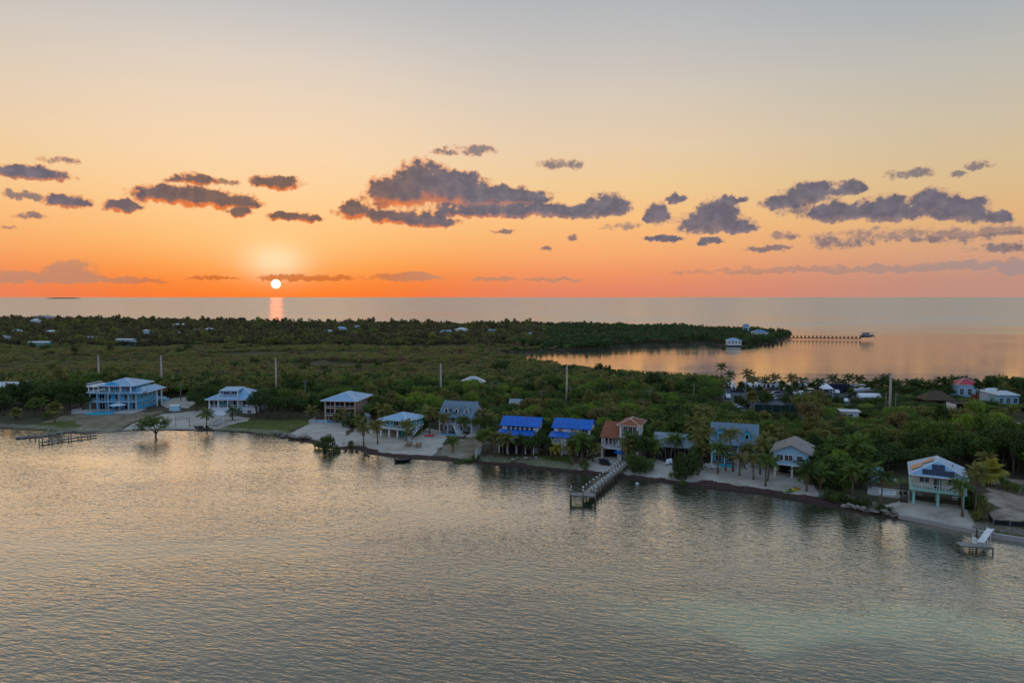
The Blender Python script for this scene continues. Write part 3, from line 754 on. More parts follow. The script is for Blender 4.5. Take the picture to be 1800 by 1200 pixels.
# ---- pink house with screened porches
h = House('pink_villa', 598, 739, -8, 'three-storey pink stucco house with screened porches and pale hipped roof', sc=(1, 1, .78), clear_box=(-8, 9, -7, 13)); mark(h, 'pink stucco house')
h.box('wall', -4.4, 4.6, 1.6, 12, -0.6, 7.6, PINK)
for z in (1.9, 4.7, 7.4): h.box('porch_beam', -4.7, 4.9, -0.3, 1.6, z - 0.1, z + 0.22, PINK)
for x in (-4.5, -1.5, 1.6, 4.7): h.post(x, -0.1, -0.6, 7.5, 0.22, PINK)
for z in (2.12, 4.92):
    for x0 in (-4.28, -1.28, 1.82):
        h.box('porch_screen', x0, x0 + 2.6, 0.0, 0.05, z, z + 2.4, SCREEN)
        MB().box(x0, x0 + 2.6, -0.06, -0.01, z + 0.62, z + 0.72).box(x0 + 1.27, x0 + 1.33, -0.06, -0.01, z, z + 2.4).box(x0, x0 + 2.6, -0.05, -0.01, z, z + 0.1).build('screen_bar', TRIM, h.root)
for x in (-3, 0, 3.2): h.door(x, -0.2, 1.8, 1.9, 1.6)
for y in (4, 7, 10):
    for z in (2.6, 5.4): h.win(y, z, 1.2, 1.4, 4.6, 'r')
h.hip(-4.8, 5.0, -0.4, 12.2, 7.62, 2.6, BLUEROOF, 0.8)
h.box('pool_terrace', -7.6, 3, -5.2, -0.35, -1.0, 0.2, CONCRETE); MB().box(-6.8, 1.2, -4.4, -1.6, 0.205, 0.24).build('pool_water', POOLW, h.root); h.rail([(-7.5, -1), (-7.5, -5.1), (-2, -5.1)], 0.2, m=TRIM)

h = House('garden_shed', 641, 743, -8, 'small white garden shed between the pink house and the turquoise stilt house', 'shed', clear_box=(-2, 2, -2, 3))
h.box('wall', -1.1, 1.1, 0, 2.2, -0.4, 2.0, WHITE); h.gable(-1.1, 1.1, 0, 2.2, 2.0, 0.6, WHITEROOF, 'y', 0.2); h.win(0.2, 0.8, 0.6, 0.7)

# ---- turquoise stilt house
h = House('turquoise_stilt_house', 690, 768, -24, 'turquoise stilt house with pale hipped roof and outside stairs', sc=(1, 1, .82), clear_box=(-6, 6, -6, 12)); mark(h, 'turquoise stilt house')
for x in (-3.8, -1.2, 1.4, 3.9):
    for y in (0.3, 4.2, 8): h.post(x, y, -0.6, 2.6, 0.18)
h.box('floor', -4.6, 4.4, -0.2, 8.6, 2.6, 2.85, TRIM); h.box('wall', -3.4, 4.1, 1.3, 8.4, 2.85, 5.4, TURQ); h.box('store_room', 0.6, 3.6, 3, 8, -0.6, 2.6, TURQ)
h.rail([(-4.5, 6), (-4.5, -0.1), (4.3, -0.1), (4.3, 8.4)], 2.85)
for x in (-2.3, 2.9): h.win(x, 3.7, 1.0, 1.1, 1.3)
h.door(0.3, 2.95, 1.6, 2.0, 1.3)
for y in (3.2, 6): h.win(y, 3.7, 1.1, 1.1, 4.1, 'r')
h.hip(-3.8, 4.4, 0.4, 8.8, 5.4, 1.9, BLUEROOF, 0.7); h.hip(-4.6, -2.4, -0.3, 5, 5.1, 0.8, BLUEROOF, 0.3, name='porch_roof')
h.stairs(5.0, -1.2, -0.3, 5.0, 4.4, 2.8, 1.1)

# ---- grey dormer house
h = House('dormer_house', 802, 759, -16, 'pale house with steep grey roof, three dormers and a front stair', sc=(.86, .9, .84), clear_box=(-7, 7, -6, 13)); mark(h, 'three-dormer grey house')
h.box('wall', -5.4, 5.4, 1.6, 10.6, -0.6, 5.2, GREYW); h.box('porch_floor', -5.6, 5.6, -0.9, 1.6, 2.5, 2.7, TRIM)
for x in (-5.4, -2.6, 0, 2.6, 5.4): h.post(x, -0.7, -0.6, 2.5, 0.15); h.post(x, -0.7, 2.7, 5.0, 0.12)
h.rail([(-5.5, -0.8), (5.5, -0.8)], 2.7)
for x in (-4, -1.4, 1.4, 4): h.door(x, 2.8, 1.3, 2.0, 1.6); h.win(x, 0.2, 1.2, 1.3, 1.6)
for y in (4, 7.5): h.win(y, 3.2, 1.1, 1.4, 5.4, 'r'); h.win(y, 0.4, 1.1, 1.2, 5.4, 'r')
h.gable(-5.4, 5.4, -1.0, 10.6, 5.2, 4.1, SLATE, 'x', 0.5, wallm=GREYW)
for x in (-3.4, 0, 3.4): h.dormer(x, 0.3, 4.2, 5.9, 1.7, 1.6, 0.9, GREYW, SLATE)
h.stairs(3.2, -4.6, -0.3, 0.2, -1.6, 2.6, 1.3); h.win(6.0, 6.6, 0.8, 1.0, 5.53, 'r')
h.box('pool_terrace', -4.6, 4.4, -5.6, -2.2, -0.8, 0.08, CONCRETE); MB().box(-3.8, 2.4, -5.0, -3.0, 0.09, 0.13).build('pool_water', POOLW, h.root)
MB().box(-4.9, -4.75, 5, 5.15, 9.3, 10.6).box(-5.25, -4.4, 5.04, 5.1, 10.2, 10.28).build('weather_vane', DARKWOOD, h.root)

# ---- the two houses under blue tarpaulins
def tarp_house(px, py, rz, label, name, variant):
    h = House(name, px, py, rz, label, clear_box=(-6, 6, -4, 9)); W = 4.7 if variant == 0 else 4.5
    h.box('lower_wall', -W, W, 1.0, 7.6, -0.6, 2.5, WHITE); h.box('upper_wall', -W + 0.3, W - 0.1, 2.0, 7.4, 2.7, 6.2, WHITE); h.box('floor', -W - 0.2, W + 0.1, -0.6, 7.6, 2.5, 2.7, TRIM)
    h.gable(-W + 0.3, W - 0.1, 2.0, 7.4, 6.2, 1.5, TARP, 'x', 0.5, wallm=WHITE)
    h.shed(-W - 0.3, W - 0.6 if variant == 0 else 0.9, -0.9, 2.0, 4.2, 4.95, TARP)
    if variant == 0:
        for i in range(6): h.win(-2.7 + i * 1.15, 4.95, 0.85, 0.95, 2.0, bars=0)
        for x in (-4.3, -2.3, 0.0, 2.2, 4.2): h.post(x, -0.5, -0.6, 2.5, 0.12); h.post(x, -0.5, 2.7, 4.3, 0.09)
        for x in (-3.3, -1.2, 1.1, 3.2): h.box('porch_screen', x - 0.9, x + 0.9, -0.42, -0.38, -0.4, 2.2, SCREEN)
        h.box('balcony_front', -W, W - 0.6, -0.62, -0.56, 2.7, 3.5, WHITE)
    else:
        SHUT = paint('orange_shutter', (176, 106, 70))
        for x, m_ in ((-2.6, SHUT), (0.2, SHUT)): h.win(x, 4.9, 1.1 if x < 0 else 0.6, 1.1, 2.0, m=m_, bars=0)
        h.win(3.0, 4.6, 1.9, 1.3, 2.0, bars=2)
        for x in (-4.2, -1.6, 0.8): h.post(x, -0.5, -0.6, 2.5, 0.12); h.post(x, -0.5, 2.7, 4.3, 0.09)
        h.box('shutter_panel', -1.4, 0.7, -0.45, -0.39, 2.7, 4.0, CREAM); h.rail([(-4.4, -0.5), (4.4, -0.5)], 2.7)
        for x in (-3, 0.4, 3): h.box('porch_screen', x - 1.0, x + 1.0, 0.9, 0.96, -0.4, 2.2, SCREEN)
    for y in (3.4, 5.8): h.win(y, 4.9, 0.9, 1.1, W - 0.1, 'r')
    return h
h = tarp_house(909, 795, -17, 'white house under a bright blue roof with a row of six upper windows', 'white_blue_roof_house', 0); mark(h, 'six-windowed blue-roofed house')
h = tarp_house(1000, 800, -19, 'white house under a bright blue roof with orange-brown shutters', 'white_blue_roof_house', 1); mark(h, 'orange-shuttered blue-roofed house')
MB().tube([(0.4, 0.5, 1.75), (0.4, 0.5, 1.95)], [.1, .07], 8).build('porch_lamp', mat('lamp_glow', lambda nt: (lambda n: (n.inputs[0].__setattr__('default_value', (1.0, .5, .16, 1)), n.inputs[1].__setattr__('default_value', 6.0), n.outputs[0])[2])(nt.nodes.new('ShaderNodeEmission'))), h.root)

# ---- terracotta tower house
h = House('terracotta_tower_house', 1087, 806, -22, 'cream house with terracotta roofs and a tall three-storey tower at the pier head', sc=(1, 1, .95), clear_box=(-5, 5.5, -6, 10)); mark(h, 'terracotta tower house')
h.box('wing_wall', -3.9, 0.2, 1.4, 8, 2.5, 5.2, CREAM); h.box('wing_floor', -4.1, 0.2, -0.2, 8, 2.25, 2.5, TRIM)
for x in (-3.8, 0.0): h.post(x, 0, -0.6, 2.25, 0.22, CREAM); h.post(x, 0, 2.5, 5.1, 0.14)
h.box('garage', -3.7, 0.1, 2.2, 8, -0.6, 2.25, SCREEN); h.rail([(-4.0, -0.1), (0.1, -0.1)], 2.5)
for x in (-3.1, -2.2, -1.3, -0.4): h.win(x, 2.9, 0.6, 1.6, 1.4, bars=0)
h.shed(-4.3, 0.2, -0.5, 5.0, 5.0, 7.9, TILE, name='wing_roof'); MB().prism([(-4.1, 5.0, 7.9), (0.2, 5.0, 7.9), (0.2, 8.4, 5.4), (-4.1, 8.4, 5.4)], (0, 0, 0.16)).build('wing_roof_back', TILE, h.root)
MB().prism([(-3.95, 0.0, 5.2), (-3.95, 8, 5.2), (-3.95, 5, 7.8)], (0.12, 0, 0)).build('gable_wall', CREAM, h.root)
h.box('tower_wall', 0.4, 4.3, 1.5, 6.4, -0.6, 8.2, CREAM)
for z in (2.25, 4.75, 7.95 - 0.5): pass
for z in (2.3, 5.0): h.box('balcony_slab', 0.22, 4.5, -0.1, 1.5, z, z + 0.2, TRIM)
for x in (0.45, 4.3): h.post(x, 0.05, -0.6, 8.2, 0.2, TRIM)
for z in (2.5, 5.2): h.rail([(0.6, 0), (4.2, 0)], z)
for z, n in ((2.6, 2), (5.9, 3)):
    for i in range(n): h.door(1.3 + i * (2.2 / max(1, n - 1)) * 0.95, z, 0.75, 1.9, 1.5)
h.door(2.4, -0.3, 2.0, 2.1, 1.5); h.win(3.2, 6.2, 0.9, 1.2, 4.3, 'r'); h.win(3.2, 3.4, 0.9, 1.2, 4.3, 'r')
h.hip(0.3, 4.4, -0.2, 6.5, 8.2, 1.35, TILE, 0.6, fascia=CREAM)

# ---- low grey metal roofed house
h = House('low_cottage', 1185, 806, -20, 'low cottage with grey metal gable roof half hidden by palms', clear_box=(-6, 6, -5, 9)); mark(h, 'low grey-roofed cottage')
h.box('wall', -4.4, 4.4, 1.4, 7, -0.6, 3.0, DARKWOOD); h.gable(-4.6, 4.6, -0.6, 7, 3.0, 2.2, GREYROOF, 'x', 0.4, wallm=GREYW)
for x in (-4.3, -1.4, 1.5, 4.3): h.post(x, -0.4, -0.6, 3.0, 0.13, DARKWOOD)
for x in (-3, 0, 3): h.door(x, -0.2, 1.6, 2.1, 1.4)

# ---- turquoise house with slate roof and two dormers
h = House('turquoise_dormer_house', 1290, 815, -20, 'turquoise two-storey house with slate blue roof, two dormers and white porch', clear_box=(-6.5, 6, -6, 11)); mark(h, 'two-dormer turquoise house')
h.box('wall', -4.7, 4.5, 1.8, 9.5, -0.6, 4.9, TEAL); h.box('porch_floor', -4.9, 4.7, -0.6, 1.8, 2.4, 2.6, TRIM)
for x in (-4.7, -1.9, 0.8, 2.9, 4.5): h.post(x, -0.4, -0.6, 2.4, 0.15); h.post(x, -0.4, 2.6, 4.6, 0.11)
for x in (-3.4, -0.6, 1.7, 3.6): h.door(x, 2.7, 1.2, 1.8, 1.8); h.win(x, 0.1, 1.2, 1.2, 1.8)
h.rail([(-4.8, -0.5), (1.9, -0.5)], 2.6); h.gable(-4.8, 4.6, -0.8, 9.5, 4.6, 3.6, SLATE, 'x', 0.5, wallm=TEAL)
for x in (-3.0, 2.6): h.dormer(x, 0.4, 4.0, 5.3, 1.6, 1.45, 1.0, TEAL, SLATE)
h.stairs(3.9, -3.6, -0.3, 1.9, -0.7, 2.5, 1.3); h.box('bench_deck', -3.2, -0.4, -3.0, -1.2, -0.5, 0.1, TEAL)

# ---- gable stilt house with tan roof
h = House('gable_stilt_house', 1389, 838, -27, 'white gable-fronted stilt house with tan shingle roof and three wide front windows', clear_box=(-5, 5, -5, 11)); mark(h, 'gable-fronted stilt house')
for x in (-3.0, 0.3, 3.2):
    for y in (0.25, 4.5, 8.6): h.post(x, y, -0.6, 2.3, 0.2, CREAM, 'pillar')
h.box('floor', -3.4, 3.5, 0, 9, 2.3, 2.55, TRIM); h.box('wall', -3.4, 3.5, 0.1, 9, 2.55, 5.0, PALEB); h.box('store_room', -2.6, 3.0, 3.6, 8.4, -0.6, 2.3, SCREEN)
h.win(-2.1, 3.3, 1.2, 1.15, 0.1, bars=1, hbar=False); h.win(-0.4, 3.3, 1.5, 1.15, 0.1, bars=1, hbar=False); h.win(1.7, 3.3, 1.1, 1.15, 0.1, bars=0, hbar=False)
for y in (3, 6): h.win(y, 3.4, 1.1, 1.1, -3.4, 'l'); h.win(y, 3.4, 1.1, 1.1, 3.5, 'r')
h.gable(-3.5, 3.6, 0.1, 9.2, 5.0, 1.6, TANROOF, 'y', 0.6, wallm=PALEB, gov=0.7)

# ---- solar stilt house
h = House('solar_stilt_house', 1646, 888, -29, 'pale stilt house with mint posts, wraparound balcony and solar panels on its roof', clear_box=(-7, 7, -5, 11)); mark(h, 'solar-panelled stilt house')
for x in (-3.5, 0.2, 3.9):
    for y in (0.2, 3.8, 7.4): h.post(x, y, -0.5, 2.4, 0.2, MINT, 'pillar')
h.box('floor', -4.2, 4.4, -0.6, 8.2, 2.4, 2.7, MINT); h.box('wall', -3.6, 3.8, 1.5, 8, 2.7, 5.2, CREAM)
h.rail([(-4.1, 7), (-4.1, -0.5), (4.3, -0.5), (4.3, 7)], 2.7)
h.win(-1.9, 3.6, 1.5, 0.95, 1.5, bars=1, hbar=False); h.door(0.1, 2.75, 1.2, 2.0, 1.5); h.win(2.3, 3.6, 1.2, 0.95, 1.5)
for x in (-4.0, 0.3, 4.2): h.post(x, -0.4, 2.7, 5.2, 0.1, MINT)
h.stairs(-5.0, -0.6, -0.3, -5.0, 4.4, 2.6, 1.0, DARKWOOD)
rf = h.hip(-3.9, 4.1, -0.6, 8.2, 5.2, 2.5, BLUEROOF, 0.55, ridge=2.9)
SOLAR = mat('solar_panel', lambda nt: principled(nt, lin(18, 22, 52), 0.12, 0.6))
def on_front_slope(u, v):    # u across, v up the front slope 0..1
    y0, zb, yr, zr = -1.15, 5.38, -1.15 + 2.9, 7.7
    return (u, y0 + (yr - y0) * v, zb + (zr - zb) * v + 0.07)
for row, (v0, n) in enumerate(((0.06, 5), (0.40, 2))):
    for i in range(n):
        u = 0.1 + (i - (n - 1) / 2) * 0.98
        a, b, c, d = on_front_slope(u - 0.47, v0), on_front_slope(u + 0.47, v0), on_front_slope(u + 0.47, v0 + 0.31), on_front_slope(u - 0.47, v0 + 0.31)
        MB().prism([a, b, c, d], (0, -0.02, 0.05)).build('solar_panel', SOLAR, h.root)
def on_left_slope(u, v): x0, zb = -4.45, 5.38; return (x0 + 4.5 * v, u, zb + 2.32 * v + 0.08)
for (u, v0) in ((1.6, 0.1), (2.7, 0.1), (3.8, 0.1), (3.2, 0.5), (4.3, 0.5)):
    a, b, c, d = on_left_slope(u - 0.5, v0), on_left_slope(u + 0.5, v0), on_left_slope(u + 0.5, v0 + 0.36), on_left_slope(u - 0.5, v0 + 0.36)
    MB().prism([a, b, c, d][::-1], (-0.02, 0, 0.05)).build('solar_panel', SOLAR, h.root)

ACM = flat('ac_unit', (190, 192, 190), 0.5)
def extras(root, items):
    for kind, x, y, z in items:
        if kind == 'ac': MB().box(x - .45, x + .45, y - .4, y + .4, z, z + .8).build('air_conditioner', ACM, root)
        elif kind == 'vent': MB().tube([(x, y, z - .4), (x, y, z + .45)], .09, 6).build('roof_vent', GREYMETAL, root)
        elif kind == 'tank': MB().tube([(x, y, z), (x, y, z + 1.5), (x, y, z + 1.7)], [.6, .6, .15], 12).build('cistern', ACM, root, True)
for o in list(bpy.data.objects):
    if o.name == 'solar_stilt_house': extras(o, [('vent', 2.4, 3.0, 6.6), ('ac', 3.2, 6.4, -.5), ('tank', -2.2, 6.6, -.5)])
    elif o.name == 'gable_stilt_house': extras(o, [('vent', 1.6, 4.0, 6.0), ('vent', -1.8, 6.0, 5.9), ('ac', 4.2, 5.0, -.5)])
    elif o.name == 'turquoise_dormer_house': extras(o, [('vent', 0.2, 2.2, 7.0), ('ac', 5.1, 5.0, -.5)])
    elif o.name == 'dormer_house': extras(o, [('vent', 1.7, 3.0, 8.2), ('ac', 6.0, 6.0, -.5)])
    elif o.name.startswith('white_blue_roof_house'): extras(o, [('ac', 5.4, 4.0, -.5), ('vent', 1.0, 4.0, 7.5)])
    elif o.name == 'turquoise_stilt_house': extras(o, [('vent', 0.8, 5.5, 6.9), ('ac', 3.0, 2.2, -.5)])
    elif o.name == 'hipped_beach_house': extras(o, [('vent', 4.6, 6.0, 7.2), ('ac', 9.0, 7.0, -.5)])
    elif o.name == 'pink_villa': extras(o, [('vent', 2.6, 6.0, 9.3), ('ac', 5.4, 8.0, -.5)])

# ---- houses farther back
def small_house(name, px, py, rz, label, w, d, hw, hr, wallm, roofm, hip=True, nwin=2, cat='house', group=None, stilt=0.0, z=1.2, axis='x', ov=0.5, sc=(1, 1, 1), cb=True):
    h = House(name, px, py, rz, label, cat, group, z=z, clear_box=(-w / 2 - 1, w / 2 + 1, -2, d + 1) if cb else (-w / 2 + 1, w / 2 - 1, 1, d - 1), sc=sc)
    if stilt:
        for x in (-w / 2 + 0.3, 0, w / 2 - 0.3): h.post(x, 0.3, -0.5, stilt, 0.18)
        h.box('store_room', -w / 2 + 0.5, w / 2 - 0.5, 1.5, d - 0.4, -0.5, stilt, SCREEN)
        h.box('floor', -w / 2 - 0.2, w / 2 + 0.2, -0.5, d, stilt, stilt + 0.2, TRIM)
    h.box('wall', -w / 2, w / 2, 0, d, (stilt + 0.2) if stilt else -0.6, stilt + hw, wallm)
    for i in range(nwin): h.win(-w / 2 + w * (i + 0.5) / nwin, stilt + hw * 0.35, min(1.4, w / nwin * 0.5), hw * 0.4, 0)
    if hip: h.hip(-w / 2, w / 2, 0, d, stilt + hw, hr, roofm, ov)
    else: h.gable(-w / 2, w / 2, 0, d, stilt + hw, hr, roofm, axis, ov, wallm=wallm)
    return h
h = small_house('white_bungalow', 832, 686, 4, 'white-roofed bungalow among the trees beside the tall pole', 9, 7, 2.8, 2.4, CREAM, WHITEROOF); mark(h, 'white-roofed bungalow')
small_house('grey_shed', 906, 722, -10, 'small grey-roofed shed behind the blue-roofed house with six windows', 3.4, 3, 2.6, 1.0, GREYW, GREYROOF, False, 1, 'shed')
small_house('white_outbuilding', 942, 726, -10, 'small white outbuilding in the trees between the two blue roofs', 2.6, 3, 3.2, 0.8, WHITE, WHITEROOF, False, 1, 'shed', axis='y')
h = small_house('red_roof_house', 1704, 702, -6, 'white two-storey house with bright red roof at the marina', 9.0, 8, 5.6, 2.3, PALEB, REDROOF, nwin=3, sc=(.9, .85, .92)); mark(h, 'red-roofed house')
h.box('porch', 0.4, 4.4, -1.6, -0.05, -0.5, 2.2, paint('red_brown_panel', (166, 82, 62)))
h = small_house('pale_blue_house', 1772, 715, -6, 'pale blue two-storey house with white roof and dark stair right of the red roof', 9.5, 7, 5.0, 1.6, PALEB, WHITEROOF, nwin=3, sc=(.7, .8, .78)); mark(h, 'pale blue marina house')
h.stairs(6.6, -3, -0.5, 5.4, 3, 3.6, 1.4, DARKWOOD); small_house('white_annex', 1748, 707, -6, 'low white-roofed annex between the red roof and the pale blue house', 6, 4, 3.6, 1.2, WHITE, WHITEROOF, nwin=2)
THATCH = wood('thatch', (106, 90, 70))
h = House('thatched_hut', 1652, 716, -6, 'thatched palm-roof hut left of the red-roofed house', 'hut', clear_box=(-6, 6, -3, 8))
for x in (-4, 0, 4):
    for y in (0.2, 5.5): h.post(x, y, -0.5, 2.4, 0.14, DARKWOOD)
h.box('bar_counter', -3.4, 3.4, 1.2, 1.8, -0.4, 1.0, CREAM); h.hip(-4.3, 4.3, 0, 5.8, 2.4, 3.0, THATCH, 0.8, fascia=THATCH)
h = House('shade_pergola', 1708, 730, -8, 'dark open carport with white end walls in front of the red-roofed house', 'carport', clear_box=(-6, 6, -3, 7))
h.box('roof', -5.0, 5.0, 0, 5.5, 3.4, 3.6, DARKWOOD)
h.box('end_wall', -5.2, -4.6, -0.2, 5, -0.6, 3.4, WHITE); h.box('back_wall', -4.6, 4.6, 5.0, 5.3, -0.6, 3.4, DARKWOOD); h.box('low_wall', 2.6, 5.0, -0.5, -0.2, -0.6, 1.4, WHITE)
for x in (-1.4, 1.8): h.post(x, 0.2, -0.6, 3.4, 0.12, DARKWOOD)
h = House('white_canopy', 1530, 703, -6, 'long rounded white canopy beside the car park', 'canopy', clear_box=(-5, 5, -2, 5))
mb = MB(); n = 10
prof = [(-2.0 * math.cos(math.pi * i / n), 1.6 * math.sin(math.pi * i / n)) for i in range(n + 1)]
mb.prism([(-3.7, 2 + p, 1.0 + q * .8) for p, q in prof], (7.4, 0, 0)).build('cover', TRIM, h.root)
for x in (-3.4, 0, 3.4):
    for y in (0.2, 3.8): h.post(x, y, -0.5, 1.05, 0.08, GREYMETAL)
h = small_house('white_pump_house', 1494, 741, -15, 'low flat white roof showing through the trees below the car park', 4.6, 3.4, 3.0, 0.4, WHITE, WHITEROOF, nwin=1, cat='shed')

# ---- houses on the point and across the island
h = small_house('point_house', 1291, 606, -5, 'white house with pale blue roof at the water on the wooded point', 13, 10, 4.6, 2.8, WHITE, BLUEROOF, nwin=4, z=1.2, sc=(.8, .7, .7)); mark(h, 'white point house')
h = small_house('point_house', 1337, 595, -8, 'large blue-roofed house near the tip of the wooded point', 16, 12, 7.0, 3.4, CREAM, metal_roof('clear_blue_metal_roof', (88, 132, 170)), nwin=5, sc=(.8, .8, .75)); mark(h, 'blue-roofed point house')
h.hip(4, 12, 2, 10, 4.6, 2.0, MATS['clear_blue_metal_roof'], 0.8, name='side_roof'); h.box('side_wall', 4.2, 11.6, 2.2, 9.6, -0.6, 4.6, CREAM)
small_house('lookout_tower', 1312, 589, -5, 'small blue-roofed lookout poking above the trees on the point', 5, 5, 9.5, 1.8, PALEB, MATS['clear_blue_metal_roof'], nwin=1, cat='tower')
FARROOF = [('far_long_building', 68, 607, 22, 7, 4.6, 1.2, 'turquoise_paint', 'white_metal_roof', 'long turquoise building with white roof in the distant scrub'),
           ('far_house', 25, 588, 14, 8, 6, 3.0, 'white_paint', 'pale_blue_metal_roof', 'distant house with pale roof near the left edge above the scrub'),
           ('far_house', 60, 572, 14, 9, 9, 4.2, 'grey_white_paint', 'white_metal_roof', 'distant gabled house near the skyline at far left'),
           ('far_hall', 78, 564, 32, 12, 9, 4.0, 'pink_stucco', 'grey_metal_roof', 'wide brownish hall breaking the skyline at far left'),
           ('far_house', 87, 587, 16, 8, 5, 2.4, 'grey_white_paint', 'white_metal_roof', 'low white-roofed distant house right of the long turquoise building'),
           ('far_house', 3, 601, 10, 8, 6.5, 2.0, 'pale_blue_paint', 'slate_blue_metal_roof', 'pale blue distant house cut by the left edge'),
           ('far_house', 158, 596, 18, 6, 4, 1.2, 'cream_stucco', 'white_metal_roof', 'thin white roof line in the distant scrub left of the blue box house'),
           ('far_box_house', 218, 604, 22, 8, 5.6, 0.9, 'pale_blue_paint', 'white_metal_roof', 'distant flat-roofed pale blue house in the scrub'),
           ('far_tower', 255, 594, 5, 5, 9, 1.6, 'pale_blue_paint', 'white_metal_roof', 'small pale distant tower house beside the flat-roofed pale blue one'),
           ('far_house', 252, 601, 16, 6, 3.4, 1.0, 'grey_white_paint', 'grey_metal_roof', 'low grey distant roof below the small tower house'),
           ('far_house', 309, 578, 15, 10, 6.5, 4.0, 'cream_stucco', 'white_metal_roof', 'white-roofed distant house left of the sun path'),
           ('far_house', 321, 577, 11, 9, 6.5, 3.4, 'grey_white_paint', 'white_metal_roof', 'smaller white-roofed distant house touching its wider neighbour'),
           ('far_house', 316, 588, 9, 6, 4.5, 1.2, 'grey_white_paint', 'grey_metal_roof', 'small grey distant roof below the two white-roofed houses'),
           ('far_house', 345, 584, 7, 6, 5, 1.4, 'cream_stucco', 'white_metal_roof', 'tiny cream distant house left of the sun path'),
           ('far_house', 366, 583, 12, 7, 5.4, 2.2, 'white_paint', 'white_metal_roof', 'low white distant house just left of the sun path'),
           ('far_house', 578, 587, 18, 8, 5.4, 1.8, 'pale_blue_paint', 'white_metal_roof', 'low pale-roofed distant house right of the sun path'),
           ('far_house', 600, 583, 16, 9, 6, 3.2, 'white_paint', 'pale_blue_metal_roof', 'distant house with sloping pale blue roof right of the sun path'),
           ('far_house', 628, 580, 8, 7, 7, 1.6, 'grey_white_paint', 'grey_metal_roof', 'small grey distant house on the skyline'),
           ('far_house', 786, 587, 20, 10, 4.6, 3.0, 'cream_stucco', 'pale_blue_metal_roof', 'distant house with wide pale blue hipped roof'),
           ('far_house', 809, 586, 16, 10, 6.6, 3.0, 'cream_stucco', 'white_metal_roof', 'cream distant house with white gable'),
           ('far_house', 863, 587, 17, 10, 4.8, 4.0, 'pink_stucco', 'pale_blue_metal_roof', 'pinkish distant house with a pale sloping roof'),
           ('far_house', 941, 589, 22, 8, 4.2, 1.6, 'pale_blue_paint', 'pale_blue_metal_roof', 'low distant house with bluish roof left of the lagoon'),
           ('far_house', 995, 592, 20, 7, 3.8, 1.0, 'white_paint', 'white_metal_roof', 'low white distant house above the lagoon mangroves')]
for (nm, px, py, w, d, hw, hr, wm, rm, lb) in FARROOF:
    small_house(nm, px, py + 3, random.Random(px).uniform(-20, 15), lb, w * .62, d * .62, max(2.6, hw - 1.2), hr * .62, MATS[wm], MATS[rm], hip=hr > 1.5, nwin=max(2, int(w / 4)), group='distant houses across the island', cb=False)
# ------------------------------------------------------------------ vegetation
TONES = {'dark green': (72, 90, 40), 'green': (94, 114, 48), 'olive green': (124, 120, 62), 'bright green': (126, 148, 54), 'brownish': (128, 114, 70), 'yellow-green': (162, 150, 58)}
def leaf_mat(nt, fixed=None):
    oi = nt.nodes.new('ShaderNodeObjectInfo'); base = K(nt, oi.outputs['Color']); rnd = K(nt, oi.outputs['Random'])
    if fixed: base = fixed
    tone = attr(nt, 'tone')
    f = (tone * 0.65 + rnd * 0.35)
    c = mixc(nt, 1.0, base, f.ramp([(0, (0.62, 0.62, 0.6, 1)), (0.5, (1, 1, 1, 1)), (1, (1.5, 1.42, 1.15, 1))]), 'MULTIPLY')
    d = nt.nodes.new('ShaderNodeBsdfPrincipled'); nt.links.new(c.k, d.inputs['Base Color']); d.inputs['Roughness'].default_value = 0.62; d.inputs['Specular IOR Level'].default_value = 0.25
    t = nt.nodes.new('ShaderNodeBsdfTranslucent'); c2 = mixc(nt, 1.0, c, (1.0, 1.1, 0.5, 1), 'MULTIPLY'); nt.links.new(c2.k, t.inputs[0])
    m = nt.nodes.new('ShaderNodeMixShader'); m.inputs[0].default_value = 0.25
    nt.links.new(d.outputs[0], m.inputs[1]); nt.links.new(t.outputs[0], m.inputs[2])
    return m.outputs[0]
LEAF = mat('leaf', leaf_mat); BARK = wood('bark', (112, 98, 82)); PALMBARK = wood('palm_bark', (132, 118, 100)); DEADFROND = flat('dead_frond', (140, 112, 76), 0.8)

def leaves_mesh(name, centers, radii, per, size, rs, up=0.35, squash=0.8):
    C = np.repeat(np.asarray(centers), per, 0); Rr = np.repeat(np.asarray(radii), per)
    n = len(C); d = rs.normal(size=(n, 3)); d /= np.linalg.norm(d, axis=1)[:, None]
    rad = rs.uniform(0.55, 1.0, n) ** 0.6
    Pp = C + d * (Rr * rad)[:, None] * np.array([1, 1, squash])
    nr = d * 0.8 + rs.normal(size=(n, 3)) * 0.55 + np.array([0, 0, up]); nr /= np.linalg.norm(nr, axis=1)[:, None]
    a = np.cross(nr, rs.normal(size=(n, 3))); a /= np.linalg.norm(a, axis=1)[:, None]; b = np.cross(nr, a)
    s = size * rs.uniform(0.6, 1.4, n)[:, None]
    V = np.stack([Pp - a * s, Pp + b * s * 0.55 + nr * s * 0.12, Pp + a * s, Pp - b * s * 0.55 + nr * s * 0.12], 1).reshape(-1, 3)
    me = mesh_np(name, V, np.arange(n * 4).reshape(-1, 4), LEAF)
    clump_t = np.repeat(rs.uniform(0, 1, len(centers)), per)
    t = np.clip(0.5 * rs.uniform(0, 1, n) + 0.5 * clump_t, 0, 1)
    at = me.attributes.new('tone', 'FLOAT', 'POINT'); at.data.foreach_set('value', np.repeat(t, 4).astype(np.float32))
    return me

